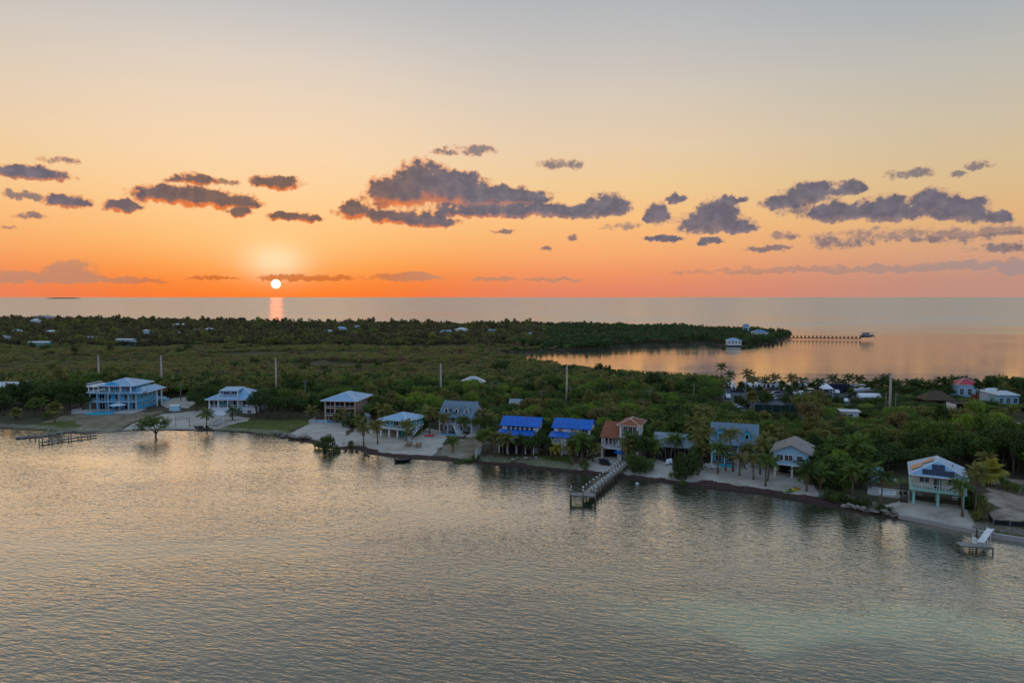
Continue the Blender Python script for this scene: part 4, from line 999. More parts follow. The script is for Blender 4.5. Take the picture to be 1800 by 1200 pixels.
def broad_crown(seed, R0=3.0, zc=4.2, flat_=0.72, nclump=34, per=48, size=0.24, low=-0.35):
    rs = np.random.RandomState(seed); cs, rr = [], []
    lob = [(rs.uniform(0, 6.28), rs.uniform(0.7, 1.18)) for _ in range(5)]
    while len(cs) < nclump:
        d = rs.normal(size=3); d /= np.linalg.norm(d)
        if d[2] < low: continue
        k = 1.0 + 0.18 * sum(math.cos(2 * (math.atan2(d[1], d[0]) - a)) * (w - 0.9) * 3 for a, w in lob) / 2
        f = rs.uniform(0.45, 0.85) * min(1.3, max(0.7, k))
        cs.append((d[0] * R0 * f, d[1] * R0 * f, zc + d[2] * R0 * f * flat_)); rr.append(R0 * rs.uniform(0.2, 0.36))
    return leaves_mesh('crown', cs, rr, per, size, rs)

def trunk_mesh(seed, h=3.6, r=0.2, spread=1.3):
    rs = random.Random(seed); mb = MB()
    top = (rs.uniform(-.3, .3), rs.uniform(-.3, .3), h * 0.62)
    mb.tube([(0, 0, -0.5), (top[0] * .5, top[1] * .5, h * .3), top], [r * 1.3, r, r * .8], 7)
    for i in range(4):
        a = i * 1.57 + rs.uniform(-.5, .5); e = (top[0] + math.cos(a) * spread, top[1] + math.sin(a) * spread, h * 1.15)
        m_ = (top[0] + math.cos(a) * spread * .4, top[1] + math.sin(a) * spread * .4, h * .85)
        mb.tube([top, m_, e], [r * .7, r * .5, r * .2], 5)
    return mb.mesh('trunk', BARK, True)

BROAD = [broad_crown(s, 3.0, 4.3, f, n, 52, 0.2) for s, f, n in ((1, .72, 40), (2, .6, 38), (3, .85, 44), (4, .66, 36), (5, .75, 42))]
SHRUB = [broad_crown(s, 2.4, 1.5, .8, 28, 46, 0.17, -0.8) for s in (11, 12, 13)]
OPEN = [broad_crown(s, 3.2, 4.4, .75, 36, 46, 0.19, -0.3) for s in (21, 22)]
TRUNK = [trunk_mesh(s) for s in (1, 2, 3)]; STEM = [trunk_mesh(s, 1.6, 0.12, 0.8) for s in (4, 5)]
def pine_crown(seed):
    rs = np.random.RandomState(seed); cs, rr = [], []
    for i in range(60):
        z = rs.uniform(0, 1); a = rs.uniform(0, 6.28); q = (1 - z) * 1.7 * rs.uniform(0.4, 1) + 0.1
        cs.append((math.cos(a) * q, math.sin(a) * q, 1.5 + z * 8)); rr.append(0.25 + 0.5 * (1 - z))
    return leaves_mesh('crown', cs, rr, 34, 0.17, rs, 0.5, 0.7)
PINE = pine_crown(5); PINETRUNK = MB().tube([(0, 0, -.5), (0, 0, 5), (0, 0, 9.3)], [.22, .14, .03], 6).mesh('trunk', BARK, True)

def rgba(t): return lin(*TONES[t])
def px_of(x, y, z):
    c, s = math.cos(PITCH), math.sin(PITCH); dz = z - CAM_H
    f = y * c - dz * s; u = y * s + dz * c
    return CX + F_PX * x / f, CY - F_PX * u / f

def plant(name, x, y, crown, trunk, sx, sz, tone, label, cat, group, rz):
    root = bpy.data.objects.new(name, None); COL.objects.link(root)
    root.location = (x, y, ground_z(x, y) - 0.05); root.rotation_euler = (0, 0, rz); root.scale = (sx, sx, sz)
    tag(root, label, cat, group)
    c = link('crown', crown, root); c.color = rgba(tone)
    if trunk: link('trunk', trunk, root)
    return root

def where(x, y):
    """phrase for the nearest landmark and on which side of it"""
    b = min(LANDMARKS, key=lambda l: (l[0] - x) ** 2 + (l[1] - y) ** 2)
    pa, pb = px_of(x, y, 1.2), px_of(b[0], b[1], 1.2)
    if y > b[1] + 9: rel = 'behind'
    elif y < b[1] - 5: rel = 'in front of'
    else: rel = 'left of' if pa[0] < pb[0] else 'right of'
    return rel + ' the ' + b[2]

PENDING = []   # (root, noun phrase) labelled together at the end so that each label singles out one plant
def later_label(root, noun, x, y): PENDING.append((root, noun, where(x, y), px_of(x, y, 1.2)))
ORD = ['', 'second ', 'third ', 'fourth ', 'fifth ', 'sixth ', 'seventh ', 'eighth ', 'ninth ', 'tenth ', 'eleventh ', 'twelfth ', 'thirteenth ', 'fourteenth ', 'fifteenth ', 'sixteenth ', 'seventeenth ', 'eighteenth ', 'nineteenth ', 'twentieth ']
def finish_labels():
    sets = {}
    for q in PENDING: sets.setdefault((q[1], q[2]), []).append(q)
    for (noun, wh), qs in sets.items():
        qs.sort(key=lambda q: q[3][0])
        for i, q in enumerate(qs):
            if len(qs) == 1: q[0]['label'] = noun + ' ' + wh
            elif i == 0: q[0]['label'] = 'leftmost ' + noun + ' ' + wh
            elif i < len(ORD): q[0]['label'] = ORD[i] + noun + ' ' + wh + ' from left'
            else: q[0]['label'] = ORD[len(qs) - 1 - i] + noun + ' ' + wh + ' from right' if i < len(qs) - 1 else 'rightmost ' + noun + ' ' + wh

# ---- explicit trees and shrubs near the houses: px, py (foot), radius, height, tone, kind
FRONT = [(1382, 712, 2.6, 4.6, 'dark green', 's'), (1394, 714, 2.6, 4.8, 'dark green', 's'), (1406, 714, 2.8, 4.8, 'dark green', 's'), (1450, 712, 2.8, 4.8, 'dark green', 's'), (1462, 712, 2.6, 4.4, 'dark green', 's'), (1474, 714, 2.6, 4.6, 'dark green', 's'), (1434, 708, 2.8, 5, 'dark green', 's'), (1420, 706, 2.8, 5, 'dark green', 's'),
         (1298, 712, 2.6, 5, 'dark green', 's'), (1308, 716, 2.6, 5.4, 'dark green', 's'), (1332, 706, 2.8, 5.4, 'dark green', 's'), (1344, 708, 2.6, 5, 'dark green', 's'), (1352, 704, 2.2, 4.0, 'dark green', 's'), (1504, 714, 2.4, 3.6, 'dark green', 's'), (1516, 716, 2.4, 4.0, 'dark green', 's'), (1530, 716, 2.4, 4.0, 'dark green', 's'), (1546, 718, 2.6, 4.4, 'dark green', 's'), (1496, 700, 2.4, 4.6, 'dark green', 's'),
         (271, 759, 5.0, 7.6, 'green', 'o'), (578, 784, 3.2, 5.0, 'dark green', 's'), (590, 786, 1.4, 2.6, 'green', 's'), (559, 779, 1.6, 2.2, 'green', 's'), (618, 779, 1.3, 2.0, 'green', 's'),
         (20, 722, 4.2, 9.0, 'dark green', 'b'), (48, 720, 4.4, 9.5, 'dark green', 'b'), (75, 722, 4.4, 9.0, 'dark green', 'b'), (100, 718, 4.6, 9.5, 'dark green', 'b'), (124, 717, 4.4, 9.5, 'dark green', 'b'), (142, 714, 4.0, 8.5, 'dark green', 'b'), (146, 722, 3.0, 6, 'dark green', 'b'),
         (6, 728, 3.6, 6.5, 'dark green', 'b'), (60, 730, 3.0, 5.5, 'green', 'b'), (112, 726, 3.2, 7, 'dark green', 'b'), (88, 734, 2.0, 3.6, 'green', 's'),
         (345, 722, 3.2, 6.2, 'dark green', 'b'), (358, 724, 2.6, 5.2, 'dark green', 'b'), (350, 712, 3.4, 6.5, 'dark green', 'b'), (372, 712, 3.0, 6.5, 'dark green', 'b'),
         (452, 731, 4.0, 7.6, 'dark green', 'b'), (470, 733, 4.2, 7.6, 'dark green', 'b'), (490, 734, 4.2, 7.2, 'dark green', 'b'), (508, 734, 4.0, 7.0, 'dark green', 'b'), (524, 732, 3.6, 6.6, 'dark green', 'b'), (478, 722, 4.2, 8, 'dark green', 'b'), (504, 722, 4.2, 8, 'green', 'b'), (530, 722, 3.8, 7, 'olive green', 'b'), (458, 722, 3.6, 8.0, 'dark green', 'b'),
         (634, 752, 2.6, 5.6, 'dark green', 's'), (622, 748, 2.4, 4.6, 'dark green', 's'), (612, 750, 2.2, 4.0, 'dark green', 's'), (651, 740, 2.8, 6, 'green', 'b'), (664, 736, 3.0, 7, 'dark green', 'b'),
         (718, 770, 1.6, 2.6, 'green', 's'), (727, 766, 1.7, 2.8, 'green', 's'), (735, 762, 1.8, 3.0, 'green', 's'), (742, 756, 2.2, 4.4, 'dark green', 's'), (752, 748, 2.6, 5, 'dark green', 'b'),
         (838, 800, 1.4, 1.7, 'green', 's'), (822, 803, 1.3, 1.2, 'green', 's'), (806, 804, 1.2, 1.0, 'green', 's'), (848, 790, 2.0, 5, 'green', 'b'), (864, 788, 2.2, 5.4, 'green', 'b'), (842, 768, 2.6, 6, 'green', 'b'), (858, 772, 2.6, 6.4, 'dark green', 'b'), (846, 748, 1.4, 2.4, 'green', 's'), (856, 756, 1.8, 3.0, 'green', 's'),
         (918, 799, 2.4, 5.4, 'dark green', 'b'), (934, 803, 2.4, 5.2, 'dark green', 'b'), (948, 800, 2.8, 6.0, 'dark green', 'b'), (962, 800, 2.2, 4.4, 'dark green', 's'), (955, 792, 2.6, 6, 'dark green', 'b'), (958, 786, 3.0, 7.4, 'dark green', 'b'),
         (1012, 810, 2.4, 6.4, 'dark green', 'b'), (1024, 812, 2.6, 6.4, 'dark green', 'b'), (1035, 806, 2.4, 5.6, 'dark green', 'b'), (1028, 818, 1.5, 2.2, 'green', 's'), (1046, 796, 2.4, 6.2, 'green', 'b'),
         (1114, 822, 2.4, 4.4, 'green', 's'), (1124, 827, 2.4, 4.0, 'dark green', 's'), (1133, 823, 2.4, 4.2, 'green', 's'), (1118, 812, 2.6, 6.4, 'dark green', 'b'), (1134, 812, 2.6, 5.6, 'dark green', 'b'), (1142, 806, 2.0, 4.4, 'dark green', 'b'),
         (1194, 832, 2.4, 5.4, 'dark green', 's'), (1206, 836, 2.6, 5.6, 'dark green', 's'), (1218, 832, 2.6, 5.6, 'dark green', 's'), (1224, 824, 2.4, 5.6, 'dark green', 'b'), (1184, 834, 1.2, 1.6, 'green', 's'), (1200, 842, 1.3, 1.2, 'green', 's'), (1226, 806, 2.8, 7, 'dark green', 'b'), (1244, 800, 2.8, 7.2, 'dark green', 'b'),
         (1426, 848, 2.4, 4.6, 'dark green', 's'), (1438, 842, 2.6, 6.0, 'dark green', 'b'), (1452, 848, 2.6, 5.8, 'green', 'b'), (1466, 856, 2.6, 5.4, 'dark green', 's'), (1480, 862, 2.4, 4.6, 'green', 's'), (1490, 852, 2.6, 5.6, 'green', 'b'), (1474, 844, 2.8, 6.4, 'bright green', 'b'), (1456, 834, 2.8, 6.4, 'green', 'b'), (1438, 828, 2.6, 6.4, 'dark green', 'b'), (1512, 856, 2.2, 4.4, 'dark green', 's'), (1498, 842, 2.8, 6, 'dark green', 'b'), (1520, 842, 2.4, 5, 'dark green', 'b'),
         (1454, 870, 1.7, 2.4, 'dark green', 's'), (1468, 873, 1.6, 2.2, 'green', 's'), (1482, 876, 1.6, 2.0, 'dark green', 's'), (1496, 878, 1.5, 1.8, 'dark green', 's'), (1510, 880, 1.5, 1.8, 'dark green', 's'), (1524, 884, 1.6, 1.9, 'dark green', 's'), (1546, 890, 1.6, 1.6, 'dark green', 's'), (1558, 890, 1.3, 1.4, 'dark green', 's'),
         (1762, 858, 1.8, 2.4, 'green', 's'), (1780, 862, 1.6, 2.0, 'olive green', 's'), (1796, 868, 1.9, 2.4, 'green', 's'), (1770, 930, 1.0, .7, 'green', 's'), (1790, 933, 1.1, .7, 'olive green', 's'), (1752, 926, .9, .6, 'green', 's'), (1700, 890, 1.8, 3.4, 'dark green', 's'), (1712, 892, 1.6, 3.2, 'dark green', 's'), (1722, 888, 1.5, 3.0, 'green', 's'), (1726, 902, 1.5, 2.6, 'olive green', 's'), (1706, 880, 1.6, 3.0, 'dark green', 's'), (1718, 908, 1.2, 1.8, 'olive green', 's'),
         (1416, 740, 5.0, 9.0, 'olive green', 'b'), (1436, 736, 4.4, 8.6, 'olive green', 'b'), (1424, 752, 4.0, 7.6, 'brownish', 'b'), (1345, 738, 2.2, 4.2, 'dark green', 's'), (1362, 740, 2.2, 4.2, 'dark green', 's'), (1380, 742, 2.2, 4.2, 'dark green', 's'), (1395, 746, 2.2, 4.2, 'dark green', 's'), (1404, 756, 2.6, 4.6, 'green', 's'),
         (1676, 712, 2.4, 3.6, 'dark green', 's'), (1716, 718, 2.4, 3.2, 'green', 's'), (1732, 720, 2.4, 3.4, 'dark green', 's'), (1746, 720, 2.4, 4.0, 'dark green', 's'), (1760, 724, 2.4, 3.2, 'green', 's'), (1772, 726, 2.2, 3.0, 'green', 's'), (1800, 700, 4, 8, 'dark green', 'b'), (1790, 696, 4, 8, 'dark green', 'b'), (1742, 694, 3.4, 8, 'dark green', 'b'), (1666, 702, 2.6, 5, 'dark green', 'b'), (1600, 698, 3.4, 5, 'dark green', 'b'), (1580, 700, 3.4, 5.4, 'dark green', 'b'), (1620, 706, 3.4, 4.6, 'dark green', 'b'), (1560, 704, 3.2, 5, 'dark green', 'b'),
         (1272, 610, 4, 5, 'dark green', 's'), (1283, 611, 3, 3, 'green', 's'), (1298, 611, 3, 2.6, 'dark green', 's'), (1308, 610, 4, 4.5, 'dark green', 's'), (1318, 608, 4, 5, 'dark green', 's'), (1328, 604, 4, 5, 'dark green', 's'), (1358, 600, 4, 4.6, 'dark green', 's'), (1345, 601, 4, 4.6, 'dark green', 's'),
         (928, 736, 3.4, 7.4, 'brownish', 'b'), (948, 738, 3.4, 7.0, 'brownish', 'b'), (965, 738, 3.2, 7, 'olive green', 'b'), (1050, 758, 3.4, 7.0, 'brownish', 'b'), (1128, 742, 3.6, 7.4, 'brownish', 'b'), (1100, 700, 4.4, 8.5, 'brownish', 'b'), (1080, 702, 4.0, 8, 'olive green', 'b'), (878, 662, 4.4, 7.6, 'dark green', 'b')]
rnd = random.Random(4)
KN = {'b': 'leafy tree', 's': 'dense shrub', 'o': 'spreading tree'}
def put(px, py, rad, hgt, tone, kind, xy=None, big=True):
    x, y = xy or gp(px, py)
    if kind == 'b': cr, tk, r0, h0, nm, cat = rnd.choice(BROAD), rnd.choice(TRUNK), 3.3, 6.6, 'broadleaf_tree', 'tree'
    elif kind == 'o': cr, tk, r0, h0, nm, cat = OPEN[0], TRUNK[0], 3.4, 6.9, 'spreading_tree', 'tree'
    else: cr, tk, r0, h0, nm, cat = rnd.choice(SHRUB), rnd.choice(STEM), 2.6, 3.5, 'shrub', 'shrub'
    o = plant(nm, x, y, cr, tk, rad / r0, hgt / h0, tone, None, cat, {'b': 'broadleaf trees around the beach houses', 's': 'shrubs around the beach houses', 'o': 'trees on the shore'}[kind], rnd.uniform(0, 6.28))
    later_label(o, tone + ' ' + KN[kind], x, y)
    return o
for f in FRONT: put(*f)
pine = plant('pine_tree', *gp(687, 727), PINE, PINETRUNK, 1.0, 1.0, 'dark green', 'dark narrow pointed conifer behind the turquoise stilt house', 'tree', None, 0)
pine2 = plant('pine_tree', *gp(590, 586), PINE, PINETRUNK, 1.6, 1.6, 'olive green', 'lone feathery conifer on the distant skyline right of the sun path', 'tree', None, 0)

# ---- the thicket between and behind the houses
FRONT_LINE = [(-200, 728), (0, 724), (120, 712), (160, 704), (280, 704), (370, 706), (470, 716), (560, 722), (660, 736), (720, 738), (770, 742), (860, 756), (950, 766), (1040, 778), (1130, 786), (1250, 788), (1350, 796), (1430, 816), (1500, 838), (1530, 836), (1600, 832), (1720, 836), (1742, 838), (1770, 834), (1800, 842), (1900, 866), (2100, 900)]
def front_y(px): return np.interp(px, [p[0] for p in FRONT_LINE], [p[1] for p in FRONT_LINE])
def pxs(X, Y, z=1.2):
    c, s = math.cos(PITCH), math.sin(PITCH); dz = z - CAM_H
    f = Y * c - dz * s; u = Y * s + dz * c
    return CX + F_PX * X / f, CY - F_PX * u / f
rs = np.random.RandomState(9)
def scatter(x0, x1, y0, y1, step):
    X, Y = np.meshgrid(np.arange(x0, x1, step), np.arange(y0, y1, step))
    X = X + rs.uniform(-.42, .42, X.shape) * step; Y = Y + rs.uniform(-.42, .42, Y.shape) * step
    return X.ravel(), Y.ravel()
def keep_clear(X, Y, margin):
    k = np.ones(X.shape, bool)
    for p in FOOT:
        lo, hi = p.min(0) - margin, p.max(0) + margin
        s = (X > lo[0]) & (X < hi[0]) & (Y > lo[1]) & (Y < hi[1])
        if s.any():
            xs, ys = X[s], Y[s]; k[s] &= ~(inside(p, xs, ys) | (seg_dist(p, xs, ys) < margin))
    return k
X, Y = scatter(-260, 200, 100, 262, 3.9)
PX, PY = pxs(X, Y)
cl = np.maximum.reduce([patch_mask(g_, X, Y, 0.6) for g_ in (SAND, LAWN, DIRT, ROAD)])
FP = np.array([gp(f[0], f[1]) for f in FRONT])
dmin = np.min(np.hypot(X[:, None] - FP[None, :, 0], Y[:, None] - FP[None, :, 1]), 1)
yard = ((PX > 1303) & (PX < 1412) & (PY > 712) & (PY < 746)) | ((PX > 1262) & (PX < 1545) & (PY > 676) & (PY < 722))
ok = ~yard & (PX > -260) & (PX < 2250) & (PY < front_y(PX)) & (cl < 0.3) & keep_clear(X, Y, 1.6) & (land_sdf(X, Y) > 6) & (dmin > 2.6)
# a service road and tracks through the thicket
TRACKS = [[(1800, 725), (1790, 760)], [(1268, 715), (1312, 738), (1310, 760)], [(1325, 724), (1395, 730), (1406, 760)], [(700, 752), (720, 718), (780, 702)], [(290, 712), (345, 690), (370, 676)]]
for tr in TRACKS:
    ok &= seg_dist([gp(*p) for p in tr], X, Y, False) > 2.6
X, Y, PX, PY = X[ok], Y[ok], PX[ok], PY[ok]
tall = 0.55 + 0.9 * vnoise(X, Y, 14, 31) * (0.8 + 0.4 * rs.rand(len(X)))
H_ = 5.9 * tall * (0.8 + 0.45 * rs.rand(len(X)) ** 2)
H_ = np.where((PX > 1420) & (PY > 765), H_ * 1.18, H_)
H_ = np.where((PX > 1500) & (PX < 1830) & (PY < 750), np.minimum(H_, 2.2 + 1.2 * vnoise(X, Y, 9, 61)), H_)
H_ = np.where((PX > 1290) & (PX < 1560) & (PY > 715) & (PY < 775), np.minimum(H_, 3.6), H_); Rd = rs.uniform(2.3, 3.4, len(X)) * (0.75 + 0.35 * tall)
tn = vnoise(X, Y, 16, 32) * 0.55 + rs.rand(len(X)) * 0.45
tone_names = ['dark green', 'green', 'olive green', 'bright green', 'brownish']
def tone_pick(t, px): 
    if t < 0.36: return 'dark green'
    if t < 0.56: return 'green'
    if t < 0.68: return 'olive green'
    if t < 0.84: return 'bright green' if px > 560 else 'olive green'
    return 'brownish'
size = Rd / Y
order = np.argsort(-size * ((PX > 0) & (PX < 1800)))
n_ind = 235
for i in order[:n_ind]:
    t = tone_pick(tn[i], PX[i]); kind = 'b' if H_[i] > 3.6 else 's'
    put(0, 0, Rd[i], H_[i], t, kind, (X[i], Y[i]))
MASS = [(X[i], Y[i], Rd[i], H_[i], tone_pick(tn[i], PX[i])) for i in order[n_ind:]]

# ---- the scrub and mangrove that covers the rest of the island
def src(name, me, tone):
    me = me.copy(); me.materials.clear(); me.materials.append(mat('leaf ' + tone, lambda nt: leaf_mat(nt, rgba(tone))))
    return bpy.data.objects.new(name, me)
TONES.update({'scrub_olive': (148, 136, 80), 'scrub_green': (130, 134, 70), 'scrub_brown': (144, 122, 88), 'scrub_dark': (84, 98, 48), 'far_dark': (104, 98, 64), 'far_brown': (122, 110, 76), 'point_green': (82, 104, 60)})
LOW = [broad_crown(s, 2.4, 1.3, .8, 20, 30, 0.26, -0.5) for s in (31, 32)]
FARC = [broad_crown(s, 3.0, 3.2, .9, 22, 26, 0.38, -0.6) for s in (41, 42)]
def mass(name, pts, sources, label, cat):
    """pts: x, y, z, sx, sz, index; one object whose many plants are placed by geometry nodes"""
    pts = np.array(pts, float); me = bpy.data.meshes.new(name)
    me.vertices.add(len(pts)); me.vertices.foreach_set('co', pts[:, :3].astype(np.float32).ravel())
    a = me.attributes.new('grow', 'FLOAT_VECTOR', 'POINT'); a.data.foreach_set('vector', pts[:, [3, 3, 4]].astype(np.float32).ravel())
    a = me.attributes.new('turn', 'FLOAT_VECTOR', 'POINT'); tv = np.zeros((len(pts), 3), np.float32); tv[:, 2] = rs.uniform(0, 6.28, len(pts)); a.data.foreach_set('vector', tv.ravel())
    a = me.attributes.new('which', 'INT', 'POINT'); a.data.foreach_set('value', pts[:, 5].astype(np.int32))
    o = link(name, me); tag(o, label, cat, kind='stuff')
    ng = bpy.data.node_groups.new(name, 'GeometryNodeTree')
    ng.interface.new_socket('Geometry', in_out='INPUT', socket_type='NodeSocketGeometry'); ng.interface.new_socket('Geometry', in_out='OUTPUT', socket_type='NodeSocketGeometry')
    gi, go = ng.nodes.new('NodeGroupInput'), ng.nodes.new('NodeGroupOutput')
    def named(nm, dt):
        n = ng.nodes.new('GeometryNodeInputNamedAttribute'); n.data_type = dt; n.inputs[0].default_value = nm
        return [q for q in n.outputs if q.enabled][0]
    col = bpy.data.collections.new(name + '_plants')
    for k, s_ in enumerate(sources): col.objects.link(s_)
    ci = ng.nodes.new('GeometryNodeCollectionInfo'); ci.inputs['Collection'].default_value = col; ci.inputs['Separate Children'].default_value = True; ci.inputs['Reset Children'].default_value = True
    ip = ng.nodes.new('GeometryNodeInstanceOnPoints'); ip.inputs['Pick Instance'].default_value = True
    L = ng.links.new
    L(gi.outputs[0], ip.inputs['Points']); L(ci.outputs[0], ip.inputs['Instance']); L(named('which', 'INT'), ip.inputs['Instance Index'])
    L(named('turn', 'FLOAT_VECTOR'), ip.inputs['Rotation']); L(named('grow', 'FLOAT_VECTOR'), ip.inputs['Scale']); L(ip.outputs[0], go.inputs[0])
    md = o.modifiers.new('plants', 'NODES'); md.node_group = ng
    return o
# collection children come back sorted by name, so the names carry the order
S1 = [src('a%d' % i, me, t) for i, (me, t) in enumerate([(BROAD[0], 'dark green'), (BROAD[1], 'green'), (BROAD[2], 'olive green'), (BROAD[3], 'bright green'), (BROAD[4], 'brownish')])]
idx = {t: i for i, t in enumerate(tone_names)}
pts = [(x, y, 0.9, r / 3.3, h / 6.6, idx[t]) for x, y, r, h, t in MASS]
mass('thicket', pts, S1, 'dense green thicket filling the gaps between and behind the beach houses', 'thicket')

pts = []
for (x0, x1, y0, y1, st) in ((-400, 340, 262, 360, 3.4), (-560, 320, 360, 520, 4.6), (-860, 330, 520, 860, 6.2), (-1150, 140, 860, 1200, 7.5)):
    X, Y = scatter(x0, x1, y0, y1, st)
    PX, PY = pxs(X, Y); sd = land_sdf(X, Y)
    ok = (PX > -320) & (PX < 2250) & (sd > 1.5) & (patch_mask(ROAD, X, Y, 0.6) < 0.3) & keep_clear(X, Y, 1.0)
    ok &= ~((PX > 1262) & (PY > 668) & (PY < 700) & (rs.rand(len(X)) < 0.82))
    bare = vnoise(X * 0.4, Y, 22, 51)
    mid = (PX < 930) & (PY > 607) & (PY < 668)
    ok &= ~(mid & (bare > 0.80))
    X, Y, PX, PY, sd, bare = X[ok], Y[ok], PX[ok], PY[ok], sd[ok], bare[ok]
    big = vnoise(X, Y, 30, 52)
    for x, y, px, py, s, b, g_ in zip(X, Y, PX, PY, sd, bare, big):
        u = rs.rand()
        if py < 608 and px < 960:                       # wooded far side, on slightly higher ground
            r = rs.uniform(2.6, 4.4) * (1.0 + 0.25 * (y > 860)); h = rs.uniform(3.6, 6.2) * (0.8 + 0.6 * g_)
            if py < 586: h *= 1.15
            if rs.rand() < .10: h *= 1.55; r *= 1.2
            k = 4 if u < 0.55 else (5 if u < 0.8 else 6); pts.append((x, y, 0.6, r / 3.3, h / 5.9, k))
        elif px >= 900 and py < 611:                     # the wooded point
            r = rs.uniform(2.8, 4.4); h = rs.uniform(4.6, 7.4) * (0.75 + 0.6 * g_); k = 7 if u < 0.7 else 4; pts.append((x, y, 0.5, r / 3.3, h / 5.9, k))
        elif py < 668:
            r = rs.uniform(2.0, 3.4) * (1.15 if y > 360 else 1.0); h = rs.uniform(1.6, 3.0) * (0.7 + 0.8 * g_)
            if px > 900: h *= 1.5
            if px > 840 and u < 0.6: k = 3 if u < 0.25 else 1
            else: k = 0 if u < 0.4 else (1 if u < 0.75 else (2 if b > 0.5 else 0))
            if px < 880: h *= 0.72 + 0.5 * g_
            if 840 < px < 1010 and py > 612: h *= 0.6
            if rs.rand() < 0.012: h *= 1.9; r *= 1.15; k = 3
            elif rs.rand() < 0.02: k = 2; h *= 1.3
            pts.append((x, y, 0.5, r / 2.7, h / 3.2, k))
        else:
            r = rs.uniform(2.2, 3.6); h = rs.uniform(3.0, 5.4) * (0.7 + 0.7 * g_); k = 3 if u < 0.5 else (1 if u < 0.85 else 0)
            pts.append((x, y, 0.7, r / 2.7, h / 3.2, k))
S2 = [src('s0', LOW[0], 'scrub_olive'), src('s1', LOW[1], 'scrub_green'), src('s2', LOW[0], 'scrub_brown'), src('s3', LOW[1], 'scrub_dark'), src('s4', FARC[0], 'far_dark'), src('s5', FARC[1], 'far_brown'), src('s6', FARC[0], 'scrub_green'), src('s7', FARC[1], 'point_green')]
mass('mangrove_scrub', pts, S2, 'wide flat mangrove scrub and woodland covering the island to the far shore', 'scrub')
print('plants: individual', len(PENDING), 'thicket', len(MASS), 'scrub', len(pts))

# ------------------------------------------------------------------ palms
def frond_mesh(seed, L=3.1, th0=0.7, bend=1.5, n=15):
    rs_ = random.Random(seed); P_ = [Vector((0, 0, 0))]; th = th0; T = []
    for i in range(n):
        d = Vector((math.cos(th), 0, math.sin(th))); T.append(d); P_.append(P_[-1] + d * L / n); th -= bend / n * (0.6 + 0.8 * i / n)
    V, Fc = [], []
    def quad(a, b, c, d): o = len(V); V.extend([a, b, c, d]); Fc.append((o, o + 1, o + 2, o + 3))
    for i in range(n):                                  # midrib
        w0, w1 = 0.045 * (1 - i / n) + 0.012, 0.045 * (1 - (i + 1) / n) + 0.012
        quad(P_[i] + Vector((0, -w0, 0)), P_[i] + Vector((0, w0, 0)), P_[i + 1] + Vector((0, w1, 0)), P_[i + 1] + Vector((0, -w1, 0)))
    for i in range(2, n):
        f = i / (n - 1); ll = 0.72 * math.sin(math.pi * min(1, 0.14 + f * 0.86)) ** 0.6 * (1.0 if f < 0.85 else 0.8) + 0.1
        for s in (-1, 1):
            for q in (0.15, 0.6):
                b = P_[i].lerp(P_[i + 1], q); d = T[i]
                out = (Vector((0, s, 0)) * 0.82 + d * 0.55 + Vector((0, 0, -0.32 - rs_.uniform(0, .35)))).normalized()
                tip = b + out * ll * rs_.uniform(.85, 1.1) + Vector((0, 0, -0.10 * ll))
                w = d * 0.062; mid = b.lerp(tip, 0.45) + Vector((0, 0, 0.04))
                quad(b, mid + w, tip, mid - w)
    me = mesh_np('frond', [tuple(v) for v in V], Fc, LEAF)
    at = me.attributes.new('tone', 'FLOAT', 'POINT'); at.data.foreach_set('value', np.repeat(np.random.RandomState(seed).uniform(0.3, 0.8, len(Fc)), 4).astype(np.float32))
    return me
FROND_UP = [frond_mesh(1, 2.7, 1.25, 1.2), frond_mesh(2, 2.8, 1.05, 1.4)]
FROND_MID = [frond_mesh(3, 3.1, 0.65, 1.5), frond_mesh(4, 3.2, 0.45, 1.6)]
FROND_LOW = [frond_mesh(5, 2.9, 0.05, 1.5), frond_mesh(6, 2.8, -0.3, 1.1)]
def fan_mesh(seed, pet=0.75, r=0.85, th=0.5):
    rs_ = random.Random(seed); V, Fc = [], []
    d = Vector((math.cos(th), 0, math.sin(th))); up = Vector((-math.sin(th), 0, math.cos(th))); e = d * pet
    V += [Vector((0, -.03, 0)), Vector((0, .03, 0)), e + Vector((0, .03, 0)), e + Vector((0, -.03, 0))]; Fc.append((0, 1, 2, 3))
    n = 15
    for i in range(n):
        a = (i / (n - 1) - 0.5) * 4.4; o = len(V)
        q = d * math.cos(a) + Vector((0, 1, 0)) * math.sin(a); rr = r * (0.75 + 0.25 * math.cos(a / 2)) * rs_.uniform(.9, 1.1); sd_ = (Vector((0, 1, 0)) * math.cos(a) - d * math.sin(a)) * 0.085
        tip = e + q * rr + Vector((0, 0, -0.28 * rr)) + up * 0.05; mid = e + q * rr * .6 + up * .06
        V += [e, mid + sd_, tip, mid - sd_]; Fc.append((o, o + 1, o + 2, o + 3))
    me = mesh_np('fan_leaf', [tuple(v) for v in V], Fc, LEAF)
    at = me.attributes.new('tone', 'FLOAT', 'POINT'); at.data.foreach_set('value', np.full(len(V), 0.5, np.float32) + np.random.RandomState(seed).uniform(-.3, .3, len(V)).astype(np.float32))
    return me
FANS = [fan_mesh(1, th=1.2), fan_mesh(2, th=0.6), fan_mesh(3, th=0.05), fan_mesh(4, th=-0.5)]

